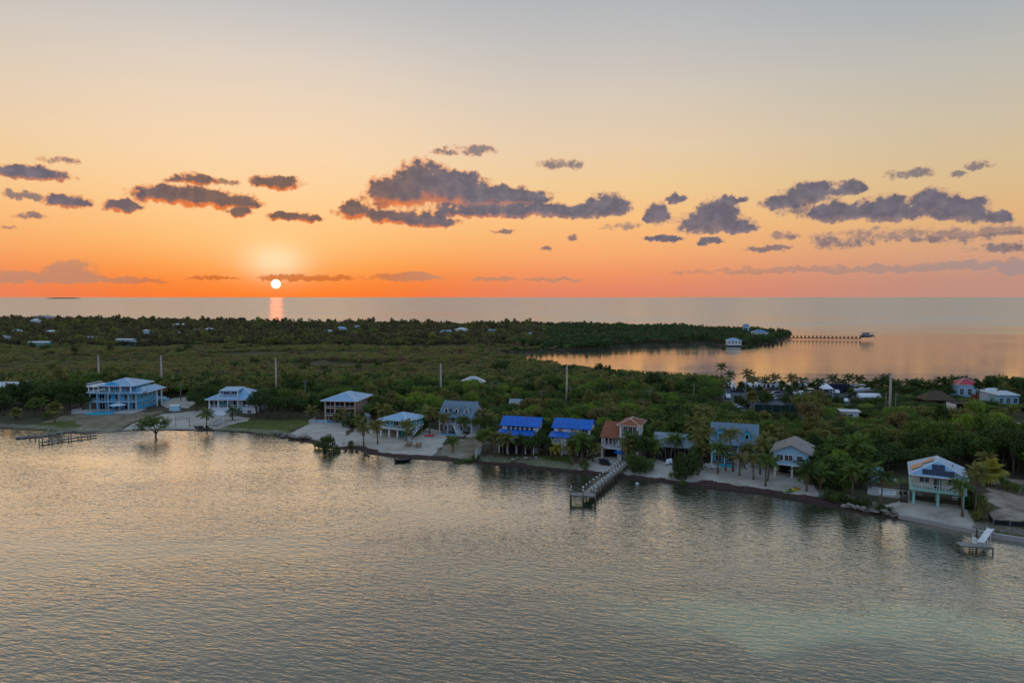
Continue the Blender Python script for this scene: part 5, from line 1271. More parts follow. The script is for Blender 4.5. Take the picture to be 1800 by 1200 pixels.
def merged(items):
    """join (mesh, matrix) pairs into one leaf mesh"""
    Vs, Fs, T_, o = [], [], [], 0
    for me, mx in items:
        v = np.empty(len(me.vertices) * 3, np.float32); me.vertices.foreach_get('co', v); v = v.reshape(-1, 3) @ np.array(mx.to_3x3()).T + np.array(mx.translation)
        f = np.empty(len(me.loops), np.int32); me.loops.foreach_get('vertex_index', f); Vs.append(v); Fs.append(f.reshape(-1, 4) + o); o += len(v)
        t = np.empty(len(v), np.float32); me.attributes['tone'].data.foreach_get('value', t); T_.append(t)
    me = mesh_np('crown', np.concatenate(Vs), np.concatenate(Fs), LEAF)
    at = me.attributes.new('tone', 'FLOAT', 'POINT'); at.data.foreach_set('value', np.concatenate(T_)); return me

def frond_set(kind, r_):
    out = []
    if kind == 'c':
        for ring, (ms, n, off) in enumerate(((FROND_UP, 5, 0.0), (FROND_MID, 8, 0.4), (FROND_LOW, 6, 0.2))):
            for i in range(n): out.append((r_.choice(ms), off + i * 6.283 / n + r_.uniform(-.25, .25), r_.uniform(.85, 1.12)))
    else:
        for ring, (mi, n) in enumerate(((0, 5), (1, 8), (2, 9), (3, 7))):
            for i in range(n): out.append((FANS[mi], ring * .5 + i * 6.283 / n + r_.uniform(-.2, .2), r_.uniform(.9, 1.25)))
    return out

FARCROWN = {}
SKIRT = leaves_mesh('dead_skirt', [(0.35 * math.cos(a), 0.35 * math.sin(a), -0.55 - 0.35 * (i % 3)) for i, a in enumerate(np.linspace(0, 6.0, 12))], [0.34] * 12, 22, 0.28, np.random.RandomState(7), -0.4, 1.2)
SKIRT.materials.clear(); SKIRT.materials.append(DEADFROND)
def palm(px, py, top, kind='c', lean=0.0, tone='green', spread=1.0, label=None, base=None, group=None):
    x, y = base or gp(px, py)
    d = ray(px, top); zt = CAM_H + d[2] * (y / d[1]); g0 = ground_z(x, y)
    crown_r = 2.9 * spread if kind == 'c' else 1.6 * spread
    th = max(1.2, zt - g0 - (1.6 * spread if kind == 'c' else 1.3 * spread))
    r_ = random.Random(int(px * 7 + py))
    nm = 'coconut_palm' if kind == 'c' else 'fan_palm'
    root = bpy.data.objects.new(nm, None); COL.objects.link(root); root.location = (x, y, g0 - 0.1)
    az = r_.uniform(0, 6.28); ln = lean if lean else r_.uniform(-.06, .06) * th; lx, ly = (ln, 0) if lean else (ln * math.cos(az), ln * math.sin(az))
    rad = (0.17, 0.12, 0.11) if kind == 'c' else (0.2, 0.17, 0.16)
    tk = MB().tube([(0, 0, -0.3), (lx * .2, ly * .2, th * .3), (lx * .55, ly * .55, th * .65), (lx, ly, th)], [rad[0] * 1.4, rad[0], rad[1], rad[2]], 7).build('trunk', PALMBARK, root, True)
    far = y > 235
    if far:
        key = (kind, int(px) % 3)
        if key not in FARCROWN: FARCROWN[key] = merged([(m_, Matrix.Rotation(a, 4, 'Z') @ Matrix.Scale(s, 4)) for m_, a, s in frond_set(kind, random.Random(key[1]))])
        c = link('crown', FARCROWN[key], root, (lx, ly, th)); c.scale = (spread,) * 3; c.color = rgba(tone)
    else:
        for m_, a, s in frond_set(kind, r_):
            f = link('frond' if kind == 'c' else 'fan_leaf', m_, root, (lx, ly, th), a); f.scale = (s * spread,) * 3; f.color = rgba(tone)
            f.rotation_euler = (r_.uniform(-.25, .25), r_.uniform(-.12, .12), a)
    if kind == 'c' and not far:
        for a in (r_.uniform(0, 3), r_.uniform(3, 6.2)):
            f = link('dead_frond', FROND_LOW[1], root, (lx, ly, th - .1)); f.rotation_euler = (r_.uniform(-.3, .3), r_.uniform(.45, .9), a); f.scale = (.8 * spread,) * 3; f.color = lin(150, 118, 80)
    if kind == 'f' and int(px) % 3 != 1: link('dead_skirt', SKIRT, root, (lx, ly, th), r_.uniform(0, 6))
    tag(root, label, 'palm', group or ('coconut palms along the shore' if kind == 'c' else 'fan palms along the shore'))
    if not label: later_label(root, ('coconut palm' if kind == 'c' else 'fan palm') if zt - g0 > 5 else ('short coconut palm' if kind == 'c' else 'short fan palm'), x, y)
    return root
PALMS = [(72, 730, 697, 'c'), (96, 740, 705, 'f', 0, 'olive green', 1.5), (29, 736, 716, 'f', 0, 'olive green', 1.1), (286, 702, 671, 'f', 0, 'olive green', 1.4), (363, 747, 717, 'c'), (409, 737, 712, 'c', 0, 'dark green'), (338, 702, 668, 'c', 0, 'olive green'), (547, 736, 712, 'c', 0, 'olive green'), (592, 743, 727, 'c', 0, 'olive green', .7),
         (600, 743, 716, 'c', 0, 'olive green'), (639, 777, 743, 'c', 0, 'olive green', .9), (664, 777, 735, 'c', 0, 'olive green'), (672, 742, 706, 'c', 0, 'olive green', 1.2), (682, 745, 712, 'c', 0, 'olive green', 1.1), (713, 774, 736, 'c', .4, 'olive green'), (755, 760, 711, 'c', 0, 'olive green', 1.1), (742, 750, 712, 'c', 0, 'green'), (778, 762, 723, 'c', 0, 'olive green', .9), (800, 757, 719, 'c', 0, 'green', .9), (815, 762, 729, 'c', 0, 'green', .9), (796, 791, 766, 'c', 0, 'green', .7), (829, 757, 720, 'c', 0, 'olive green', .9), (845, 757, 716, 'c', .8, 'olive green'),
         (733, 710, 682, 'c', 0, 'olive green'), (748, 715, 690, 'f', 0, 'olive green', 1.3), (722, 716, 690, 'c', 0, 'olive green'), (800, 700, 668, 'c'), (765, 726, 694, 'c', 0, 'olive green'), (705, 730, 700, 'c', 0, 'olive green'),
         (853, 797, 752, 'c', 0, 'green', 1.0), (870, 799, 756, 'c', 0, 'olive green', .9), (894, 802, 757, 'c', 0, 'olive green', 1.0), (942, 786, 752, 'f', 0, 'green', 1.6), (892, 748, 724, 'c', 0, 'olive green'), (910, 746, 721, 'c', 0, 'olive green'), (978, 806, 777, 'c', 0, 'yellow-green', .8), (1022, 814, 757, 'c', 0, 'green', 1.15), (1010, 808, 764, 'c', 0, 'green', 1.0), (1042, 809, 776, 'c', .3, 'olive green', .9),
         (1110, 809, 758, 'c', -.5, 'green', 1.15), (1128, 796, 737, 'c', 0, 'green', 1.1), (1102, 812, 770, 'c', 0, 'olive green', .9), (1150, 811, 770, 'c', 0, 'green', 1.0), (1143, 790, 742, 'c', 0, 'dark green'), (1186, 806, 758, 'c', 0, 'green', 1.1), (1232, 818, 748, 'c', 0, 'olive green', 1.1), (1234, 790, 711, 'c', 0, 'olive green', 1.1), (1218, 800, 728, 'c', 0, 'olive green', 1.1), (1244, 806, 744, 'c', 0, 'olive green', 1.0), (1204, 790, 734, 'c', 0, 'green'),
         (1262, 831, 772, 'c', 0, 'green', .9), (1289, 827, 749, 'c', -.9, 'olive green', 1.0), (1234, 823, 774, 'c', 0, 'olive green', .9), (1300, 835, 793, 'c', 0, 'olive green', .8), (1325, 841, 795, 'c', -.4, 'olive green', .8), (1346, 849, 796, 'c', 0, 'green', .85), (1349, 843, 800, 'c', .7, 'green', .8), (1336, 832, 765, 'c', .2, 'olive green', .9), (1353, 800, 747, 'f', 0, 'olive green', 1.4), (1340, 768, 721, 'f', 0, 'olive green', 1.6), (1328, 790, 742, 'c', 0, 'green'),
         (1420, 790, 743, 'f', 0, 'olive green', 1.3), (1438, 796, 756, 'f', 0, 'bright green', 1.5), (1441, 780, 738, 'f', 0, 'bright green', 1.4), (1418, 859, 806, 'c', 0, 'dark green', 1.15), (1442, 858, 815, 'c', 0, 'green', 1.0), (1498, 870, 813, 'c', 0, 'green', .95), (1506, 838, 763, 'c', 0, 'green', 1.25), (1470, 850, 800, 'c', 0, 'green', 1.0), (1520, 828, 772, 'c', 0, 'green', 1.0), (1548, 886, 823, 'c', .3, 'dark green', .85),
         (1692, 903, 838, 'c', -.5, 'green', .85), (1714, 900, 813, 'c', .2, 'olive green', 1.0), (1741, 852, 807, 'f', 0, 'yellow-green', 1.8), (1735, 842, 792, 'c', 0, 'olive green', .9), (1323, 724, 686, 'f', 0, 'olive green', 1.5), (1500, 772, 748, 'c', 0, 'olive green', .9), (1778, 742, 712, 'c', 0, 'olive green', .9)]
PALMS += [(660, 728, 694, 'c', 0, 'olive green'), (694, 736, 702, 'c', 0, 'green'), (716, 728, 696, 'c', 0, 'olive green'), (752, 734, 698, 'c', 0, 'olive green'), (862, 762, 724, 'c', 0, 'olive green'), (958, 768, 734, 'c', 0, 'olive green'), (1040, 776, 742, 'c', 0, 'green'), (1156, 782, 738, 'c', 0, 'olive green'), (1172, 776, 734, 'c', 0, 'green'), (1226, 776, 722, 'c', 0, 'olive green'), (1246, 770, 718, 'c', 0, 'olive green'), (1208, 770, 726, 'c', 0, 'green'), (1336, 812, 758, 'c', 0, 'olive green'), (1346, 822, 776, 'c', 0, 'green', .9), (1316, 820, 776, 'c', 0, 'olive green', .9), (1276, 826, 782, 'c', 0, 'green', .8), (1456, 820, 768, 'c', 0, 'green'), (1486, 826, 776, 'c', 0, 'olive green'), (1530, 858, 806, 'c', 0, 'green', .9), (1432, 838, 792, 'c', 0, 'green', .9), (1116, 798, 752, 'c', 0, 'olive green'), (1138, 800, 756, 'c', 0, 'green'), (884, 798, 760, 'c', 0, 'green', .9), (1004, 812, 772, 'c', 0, 'olive green', .9), (630, 756, 728, 'c', 0, 'olive green', .9)]
for p in PALMS: palm(*p)
MARINA = [(1267, 668, 637), (1283, 668, 651), (1313, 680, 648), (1303, 688, 670, 'f'), (1361, 681, 656), (1391, 681, 656), (1462, 684, 657), (1492, 684, 656), (1509, 688, 657), (1375, 692, 668, 'f'), (1387, 694, 676, 'f'), (1399, 692, 670, 'f'), (1413, 694, 677, 'f'), (1427, 692, 671, 'f'), (1485, 684, 672, 'f'), (1527, 690, 667), (1552, 692, 656), (1596, 688, 664), (1604, 690, 670), (1624, 692, 667), (1653, 698, 660), (1661, 698, 662), (1648, 698, 674), (1676, 694, 659), (1690, 694, 662), (1720, 712, 669, 'f'), (1760, 706, 677), (1336, 694, 678, 'f'), (1318, 696, 680, 'f'), (1345, 683, 660), (1410, 682, 661), (1440, 684, 663), (1476, 686, 664), (1541, 690, 663), (1570, 690, 666), (1612, 690, 664), (1636, 692, 668), (1668, 696, 664), (1710, 690, 664), (1736, 694, 672)]
for i, p in enumerate(MARINA):
    palm(p[0], p[1], p[2], p[3] if len(p) > 3 else 'c', 0, 'dark green', 1.15 if len(p) < 4 else 1.3, group='palms around the marina')
SKYPALMS = [(545, 582, 566), (558, 583, 568), (753, 583, 560), (840, 584, 564), (858, 584, 565), (872, 585, 567), (520, 580, 565), (508, 580, 567), (1044, 588, 571), (1056, 588, 568), (498, 580, 566), (410, 578, 563), (290, 574, 560)]
for p in SKYPALMS: palm(p[0], p[1], p[2], 'c', 0, 'far_dark', 1.5, group='palms on the far skyline')
# ------------------------------------------------------------------ piers, docks, boats and small things
def empty(name, x, y, z, rz=0.0, label=None, cat=None, group=None):
    o = bpy.data.objects.new(name, None); COL.objects.link(o); o.location = (x, y, z); o.rotation_euler = (0, 0, rz)
    return tag(o, label, cat, group)
WHITEPL = flat('white_gelcoat', (226, 228, 228), 0.3, 0.5)
def copy_tree(o, parent=None):
    c = o.copy(); COL.objects.link(c)
    if parent: c.parent = parent
    for ch in o.children: copy_tree(ch, c)
    return c

def run_deck(root, a, b, width, z, th=0.12, name='deck', m=None, pitch=0.42):
    """planked deck between two points (local coordinates), boards laid across"""
    a, b = Vector((*a, z)), Vector((*b, z)); d = (b - a); L = d.length; d.normalize(); s = Vector((-d.y, d.x, 0)) * width / 2; mb = MB(); n = max(2, int(L / pitch))
    for i in range(n):
        p, q = a + d * (L * i / n + 0.02), a + d * (L * (i + 1) / n - 0.02)
        mb.prism([tuple(p - s), tuple(q - s), tuple(q + s), tuple(p + s)], (0, 0, th))
    for k in (-0.8, 0.8): mb.prism([tuple(a + s * k - Vector((0, 0, .2))), tuple(b + s * k - Vector((0, 0, .2))), tuple(b + s * k - Vector((0, 0, .005))), tuple(a + s * k - Vector((0, 0, .005)))], tuple(s * 0.12))
    return mb.build(name, m or DECKWOOD, root)
POSTM = MB().tube([(0, 0, -2.6), (0, 0, 0)], 0.125, 7).mesh('post', PILING, True)
CAPM = MB().tube([(0, 0, 0.0), (0, 0, 0.06), (0, 0, 0.22)], [0.16, 0.16, 0.02], 7).mesh('post_cap', WHITEPL)
def piling(root, x, y, top, cap=True):
    p = link('post', POSTM, root, (x, y, top)); 
    if cap: link('post_cap', CAPM, p)
    return p

# ---- the pier at the terracotta house
A, B = Vector(gp(1098, 815, 1.5)), Vector(gp(1030, 866, 1.5))
root = empty('wooden_pier', B.x, B.y, 0, 0, 'long weathered wooden pier with rows of posts and an L-shaped head', 'pier')
ax = (A - B); L = ax.length; ax.normalize(); sd = Vector((ax.y, -ax.x))
run_deck(root, (0, 0), (ax.x * L, ax.y * L), 1.5, 1.35)
n = 13
for i in range(n):
    for s in (-1, 1):
        p = ax * (0.6 + (L - 1.0) * i / (n - 1)) + sd * 0.85 * s; piling(root, p.x, p.y, 2.35)
hd = Vector((1, -0.16)).normalized(); h0, h1 = hd * -2.5 - ax * 0.9, hd * 2.1 - ax * 0.9
run_deck(root, h0[:], h1[:], 1.7, 1.36, name='pier_head')
for f in (0.0, 0.5, 1.0):
    for s in (-1, 1):
        p = h0.lerp(h1, f) + Vector((-hd.y, hd.x)) * 1.0 * s; piling(root, p.x, p.y, 2.5)
mb = MB()
for s in (-1, 1): a = ax * 0.6 + sd * 0.85 * s; b = ax * (L - 0.4) + sd * 0.85 * s; mb.tube([(a.x, a.y, 1.2), (b.x, b.y, 1.2)], 0.08, 4)
mb.build('stringer', PILING, root)

# ---- small dock with white gangway
PA = Vector(gp(1713, 957, 0.9)); root = empty('swim_dock', PA.x, PA.y, 0, 0, 'small plank dock with a white gangway at the right end of the shore', 'dock')
run_deck(root, (-2.1, 0.5), (2.2, -0.2), 1.7, 0.78)
G1, G0 = Vector(gp(1741, 929, 1.3)) - PA, Vector(gp(1724, 953, 1.0)) - PA
mb = MB(); d = (G1 - G0).normalized(); s = Vector((-d.y, d.x)) * 0.45
mb.prism([(*(G0 - s), 0.98), (*(G1 - s), 1.25), (*(G1 + s), 1.25), (*(G0 + s), 0.98)], (0, 0, 0.1)).build('gangway', WHITEPL, root)
mb = MB()
for k in (0, .33, .66, 1):
    for sg in (-1, 1): p = G0.lerp(G1, k) + s * sg; mb.tube([(p.x, p.y, -1.5), (p.x, p.y, 1.3 + .25 * k)], 0.06, 5)
mb.build('gangway_post', WHITEPL, root)
for x, y in ((-2.0, 1.2), (-2.0, -0.2), (0, 1.0), (0, -0.7), (2.1, 0.6), (2.1, -1.0), (-1, -0.4), (1.1, -0.8)): piling(root, x, y, 0.77, False)
for x, y, h in ((0.9, 0.9, 3.0), (0.4, 0.95, 2.2)): MB().tube([(x, y, -1), (x, y, h)], 0.09, 6).build('mooring_post', DARKWOOD if h > 2.5 else WHITEPL, root)
MB().box(0.2, 0.7, 0.5, 0.9, 0.9, 1.7).build('dock_box', WHITEPL, root)

# ---- jetty and dock remains at the left
ROCKM = mat('limestone', lambda nt: principled(nt, mixc(nt, noise(nt, position(nt), 1.3, 5, 0.65).lerp(0.35, 0.7), lin(96, 90, 80), lin(168, 160, 146)), 0.9, 0.15))
DARKROCK = mat('wet_rock', lambda nt: principled(nt, mixc(nt, noise(nt, position(nt), 1.3, 5, 0.65).lerp(0.35, 0.7), lin(58, 52, 46), lin(112, 102, 90)), 0.85, 0.2))
def rock_mesh(seed):
    bm = bmesh.new(); bmesh.ops.create_icosphere(bm, subdivisions=2, radius=1.0); r_ = random.Random(seed); rs_ = np.random.RandomState(seed); dirs = rs_.normal(size=(7, 3))
    for v in bm.verts:
        k = 1.0
        for q in dirs: k -= 0.16 * max(0, Vector(q).normalized().dot(v.co) - 0.55) * 2
        v.co *= k * r_.uniform(.93, 1.05); v.co.z *= 0.62
    me = bpy.data.meshes.new('stone'); bm.to_mesh(me); bm.free(); me.materials.append(ROCKM); return me
ROCKS = [rock_mesh(s) for s in range(5)]
ROCKS_D = [m_.copy() for m_ in ROCKS]
for m_ in ROCKS_D: m_.materials.clear(); m_.materials.append(DARKROCK)
def rock_row(name, pts, label, cat, n, size, ms, jit=0.6, zz=0.15):
    pts = [Vector(gp(*p, 0.1)) for p in pts]; root = empty(name, pts[0].x, pts[0].y, 0, 0, label, cat); r_ = random.Random(n)
    seg = [(pts[i], pts[i + 1]) for i in range(len(pts) - 1)]; tot = sum((b - a).length for a, b in seg)
    for i in range(n):
        t = tot * (i + 0.5) / n
        for a, b in seg:
            l = (b - a).length
            if t <= l: break
            t -= l
        p = a.lerp(b, min(1, t / l)); s = size * r_.uniform(.6, 1.3)
        o = link('stone', r_.choice(ms), root, (p.x - pts[0].x + r_.uniform(-jit, jit), p.y - pts[0].y + r_.uniform(-jit, jit), zz * r_.uniform(.3, 1.2)), r_.uniform(0, 6)); o.scale = (s, s * r_.uniform(.7, 1.1), s * r_.uniform(.6, 1))
    return root
rock_row('stone_jetty', [(160, 754), (110, 760), (60, 768), (28, 770)], 'low curved stone jetty reaching into the bay at far left', 'jetty', 64, 0.85, ROCKS, 0.5, 0.2)
rock_row('riprap', [(482, 763), (500, 767), (520, 770), (545, 773)], 'row of pale riprap boulders at the edge of the lawn', 'rocks', 26, 0.7, ROCKS, 0.8, 0.7)
rock_row('boulders', [(605, 789), (660, 800)], 'scattered boulders along the brown wrack below the turquoise stilt house', 'rocks', 12, 0.5, ROCKS_D, 1.0, 0.4)
rock_row('boulders', [(905, 812), (932, 812), (955, 812)], 'pale boulders on the bank between the two blue-roofed houses', 'rocks', 13, 0.6, ROCKS, 1.2, 1.0)
rock_row('boulders', [(845, 808), (880, 812)], 'few pale stones on the bank below the house with six upper windows', 'rocks', 7, 0.4, ROCKS, 0.8, 0.8)
rock_row('stone_seawall', [(1484, 891), (1520, 899), (1580, 908)], 'broken limestone seawall left of the solar-panelled stilt house', 'seawall', 34, 0.62, ROCKS, 0.25, 0.75)
rock_row('marina_breakwater', [(1322, 669), (1335, 673), (1354, 676), (1380, 677)], 'dark curved rock breakwater at the marina', 'breakwater', 40, 1.3, ROCKS_D, 0.6, 0.7)
SW = [Vector(gp(*p, 0.6)) for p in ((1580, 905), (1640, 916), (1712, 931), (1760, 940), (1820, 950), (1900, 962))]
root = empty('concrete_seawall', SW[0].x, SW[0].y, 0, 0, 'low concrete seawall below the solar-panelled stilt house', 'seawall')
for a, b in zip(SW[:-1], SW[1:]):
    d = (b - a).normalized(); s = Vector((-d.y, d.x)) * 0.28; q = [a - s - SW[0], b - s - SW[0], b + s - SW[0], a + s - SW[0]]
    MB().prism([(*v, -0.6) for v in q], (0, 0, 1.35)).build('wall_segment', CONCRETE, root)
D0, D1 = Vector(gp(71, 776, 0.7)), Vector(gp(170, 763, 0.7)); root = empty('old_dock', D0.x, D0.y, 0, 0, 'old narrow wooden dock with bare pilings beside the stone jetty', 'dock'); e = D1 - D0
run_deck(root, (0, 0), e[:], 0.8, 0.5, m=DECKWOOD)
for k, hh in ((0.0, 2.6), (0.16, 1.6), (0.33, 1.5), (0.5, 2.0), (0.68, 1.4), (0.85, 1.3)):
    for s in (-0.6, 0.6): piling(root, e.x * k + 0.1, e.y * k + s, hh if s > 0 else hh * 0.7, False)
for px, py, hh in ((52, 772, 1.4), (62, 771, 1.6), (86, 768, 2.0)): p = Vector(gp(px, py, 0)) - D0; piling(root, p.x, p.y, hh, True)

# ---- the long pier off the point and its boat lift
E0, E1 = Vector(gp(1388, 594, 1.2)), Vector(gp(1512, 595.5, 1.2)); root = empty('long_pier', E0.x, E0.y, 0, 0, 'very long thin pier running off the wooded point', 'pier'); e = E1 - E0
run_deck(root, (0, 0), e[:], 1.8, 1.4, 0.3, m=DARKWOOD, pitch=2.0)
FARPOST = MB().tube([(0, 0, -2.6), (0, 0, 0)], 0.3, 6).mesh('post', DARKWOOD, True)
for i in range(19):
    for s in (-0.9, 0.9): p = e * (i / 18); link('post', FARPOST, root, (p.x, p.y + s, 3.6))
root = empty('boat_lift', E1.x + 6, E1.y, 0, 0, 'covered boat hoisted on a lift at the end of the long pier', 'boat lift')
def hull(L, W, H, m, name, parent, z=0.0, nose=0.35):
    mb = MB(); st = [(-0.5, .82, 0.0), (-0.2, 1.0, 0.0), (0.15, .95, 0.03), (0.35, .62, 0.12), (0.5, .04, 0.3)]
    vs = []
    for t, w, up in st:
        hw = W / 2 * w; x = t * L
        vs += [(x, -hw, z + H * (1 + up)), (x, -hw * .72, z + H * .35 + up * H), (x, 0, z + up * H * 1.4), (x, hw * .72, z + H * .35 + up * H), (x, hw, z + H * (1 + up)), (x, hw * .86, z + H * (.96 + up)), (x, -hw * .86, z + H * (.96 + up))]
    fs = []
    for i in range(len(st) - 1):
        for j in range(7): a, b = i * 7 + j, i * 7 + (j + 1) % 7; fs.append((a, b, b + 7, a + 7))
    fs.append((0, 6, 5, 4, 3, 2, 1)); k = (len(st) - 1) * 7; fs.append((k, k + 1, k + 2, k + 3, k + 4, k + 5, k + 6))
    mb.add(vs, fs); return mb.build(name, m, parent)
for x in (-5, 5):
    for y in (-2.2, 2.2): link('post', FARPOST, root, (x, y, 5.0))
hull(11, 3.6, 2.2, GREYMETAL, 'hull', root, 2.4); MB().box(-4, 1.5, -1.2, 1.2, 4.4, 6.4).build('cabin', GREYMETAL, root); MB().box(-5.5, 5.5, -2.4, 2.4, 6.6, 6.9).build('cover', GREYMETAL, root)
for j, (px, py, ln) in enumerate(((1338, 606, 9), (1352, 603, 10))):
    x, y = gp(px, py, 0.8); root = empty('small_dock', x, y, 0, 0, ('lower' if j == 0 else 'upper') + ' of two small dark docks at the tip of the wooded point', 'dock', 'docks at the point')
    run_deck(root, (0, 0), (ln, 0.5), 1.6, 0.9, m=DARKWOOD, pitch=1.0)
    for i in range(4):
        for s in (-0.8, 0.8): link('post', FARPOST, root, (ln * i / 3, s, 2.4))

# ---- boats, kayaks
x, y = gp(709, 811, 0.0); root = empty('skiff', x, y, 0.0, R(14), 'small dark skiff pulled up at the water below the boulders', 'boat'); hull(3.6, 1.5, 0.65, BLACK, 'hull', root, -0.1)
MB().box(-1.5, 1.0, -.5, .5, .5, .56).build('cover', flat('navy_canvas', (44, 52, 64)), root); MB().box(-2.1, -1.75, -.2, .2, .1, .85).build('outboard', BLACK, root)
def kayak(px, py, rz, rgb, name, label, L=3.0):
    x, y = gp(px, py); root = empty(name, x, y, ground_z(x, y), R(rz), label, 'kayak'); m = flat('kayak ' + name + str(rgb), rgb, 0.35, 0.5); mb = MB()
    mb.tube([(-L / 2, 0, .3), (-L / 4, 0, .2), (0, 0, .18), (L / 4, 0, .2), (L / 2, 0, .3)], [.05, .3, .36, .3, .05], 8); mb.build('hull', m, root, True)
    MB().tube([(0, 0, .5), (0, 0, .56)], [.3, .26], 10).build('cockpit_rim', BLACK, root)
kayak(755, 766, 25, (206, 40, 50), 'red_kayak', 'red kayak lying on the sand left of the three-dormer house'); kayak(1398, 857, 20, (214, 170, 30), 'yellow_kayak', 'yellow kayak on the beach below the gable-fronted stilt house', 2.4); kayak(1389, 858, 20, (90, 140, 40), 'green_kayak', 'green kayak beside the yellow one on the beach', 2.4)
x, y = gp(1120, 850, 0); root = empty('mooring_buoy', x, y, 0, 0, 'white mooring buoy floating right of the long wooden pier', 'buoy'); MB().tube([(-.4, 0, .05), (-.15, 0, .12), (.2, 0, .1), (.4, 0, .05)], [.05, .2, .2, .05], 8).build('float', WHITEPL, root, True); MB().tube([(0, 0, .2), (0, 0, .6)], .03, 5).build('staff', BLACK, root)

# ---- chairs, loungers, parasols
def make_chair(name, m):
    r_ = bpy.data.objects.new(name, None); COL.objects.link(r_)
    MB().prism([(-.3, -.35, .36), (.3, -.35, .36), (.3, .25, .28), (-.3, .25, .28)], (0, 0, .05)).build('seat', m, r_)
    MB().prism([(-.3, .25, .28), (.3, .25, .28), (.26, .6, 1.0), (-.26, .6, 1.0)], (0, .05, .02)).build('backrest', m, r_)
    for x in (-.33, .33):
        MB().box(x - .04, x + .04, -.4, .35, .55, .6).build('armrest', m, r_)
        MB().box(x - .035, x + .035, -.36, -.29, 0, .55).build('leg', m, r_); MB().box(x - .035, x + .035, .2, .27, 0, .55).build('leg', m, r_)
    return r_
def make_lounger(name, m):
    r_ = bpy.data.objects.new(name, None); COL.objects.link(r_)
    MB().box(-.35, .35, -1.0, .3, .3, .38).build('seat', m, r_); MB().prism([(-.35, .3, .3), (.35, .3, .3), (.35, .95, .75), (-.35, .95, .75)], (0, 0, .08)).build('backrest', m, r_)
    for x in (-.3, .3):
        for y in (-.9, .2): MB().box(x - .04, x + .04, y - .04, y + .04, 0, .3).build('leg', m, r_)
    return r_
WOODCH = wood('chair_wood', (168, 140, 110)); TURQCH = flat('turquoise_plastic', (40, 170, 170)); NAVY = flat('navy_cloth', (34, 60, 110))
PROTO = {}
def seat(kind, m, px, py, rz, label, group, z=None):
    k = (kind, m.name)
    if k not in PROTO: o = PROTO[k] = (make_chair if kind == 'beach_chair' else make_lounger)(kind, m)
    else: o = copy_tree(PROTO[k])
    x, y = gp(px, py, z if z else 1.2); o.location = (x, y, z if z else ground_z(x, y)); o.rotation_euler = (0, 0, R(rz)); o.scale = (1.15,) * 3
    tag(o, label, 'chair' if kind == 'beach_chair' else 'lounger', group)
for i, (px, py) in enumerate(((715, 783), (721, 783), (731, 785), (737, 785))): seat('beach_chair', WOODCH, px, py, -25, ['leftmost', 'second', 'third', 'rightmost'][i] + ' of four wooden beach chairs on the sand below the turquoise stilt house', 'wooden beach chairs')
for i, (px, py) in enumerate(((377, 744), (383, 744), (388, 743), (392, 742))): seat('beach_chair', WHITEPL, px, py, 180, ['leftmost', 'second', 'third', 'rightmost'][i] + ' of four white chairs in front of the white gazebo', 'white chairs at the gazebo')
for i, px in enumerate((384, 389, 395, 400)): seat('beach_chair', TURQCH, px, 714, 0, ['leftmost', 'second', 'third', 'rightmost'][i] + ' of four turquoise chairs on the porch of the hipped-roof house', 'turquoise porch chairs', z=2.92)
for i, px in enumerate((347, 353, 358, 367)): seat('lounger', BLACK, px, 748, 60, ['leftmost', 'second', 'third', 'rightmost'][i] + ' of four dark loungers by the short palm on the sand', 'dark loungers on the left beach')
for i, (px, py) in enumerate(((1058, 813), (1063, 813), (1069, 814))): seat('lounger', BLACK, px, py, 10, ['leftmost', 'middle', 'rightmost'][i] + ' of three black loungers before the terracotta tower house', 'black loungers')
for i, (px, py) in enumerate(((1173, 816), (1178, 815))): seat('beach_chair', WHITEPL, px, py, -20, ['left', 'right'][i] + ' of two white chairs beside the low grey-roofed cottage', 'white chairs at the cottage')
for i, (px, py) in enumerate(((1249, 822), (1257, 821))): seat('lounger', WHITEPL, px, py, 50, ['left', 'right'][i] + ' of two white loungers before the turquoise house with two dormers', 'white loungers')
for i, (px, py) in enumerate(((1295, 815), (1303, 815), (1317, 819))): seat('beach_chair', WHITEPL, px, py, -10, ['left', 'middle', 'right'][i] + ' of three white chairs among the palms by the turquoise dormer house', 'white chairs by the palms')
def parasol(px, py, rgb, r, h, name, label, z=1.2, ribs=8):
    x, y = gp(px, py, z); root = empty(name, x, y, z - 0.05, 0, label, 'parasol'); MB().tube([(0, 0, -.3), (0, 0, h)], .04, 6).build('pole', WHITEPL, root)
    mb = MB(); top = (0, 0, h); ring = [(r * math.cos(6.283 * i / ribs), r * math.sin(6.283 * i / ribs), h - .6) for i in range(ribs)]; low = [(p[0], p[1], p[2] - .14) for p in ring]
    mb.add([top] + ring + low, [(0, 1 + i, 1 + (i + 1) % ribs) for i in range(ribs)] + [(1 + i, 1 + ribs + i, 1 + ribs + (i + 1) % ribs, 1 + (i + 1) % ribs) for i in range(ribs)]).build('canopy', flat('canvas' + str(rgb), rgb, 0.8), root)
    MB().box(-.3, .3, -.3, .3, -.3, .06).build('base', CONCRETE, root)
parasol(1089, 806, (20, 110, 210), 1.3, 2.2, 'blue_parasol', 'bright blue parasol at the foot of the terracotta tower'); parasol(208, 722, (214, 226, 232), 2.6, 2.7, 'white_parasol', 'wide pale parasol on the pool terrace of the sky blue villa', 1.0)
h = House('white_gazebo', 382, 742, 0, 'small white tent gazebo on the sand before the hipped-roof house', 'gazebo')
for x in (-1.8, 1.8):
    for y in (0, 3.2): h.post(x, y, -.4, 2.0, .06)
h.hip(-1.8, 1.8, 0, 3.2, 2.0, 1.0, WHITEROOF, .25)
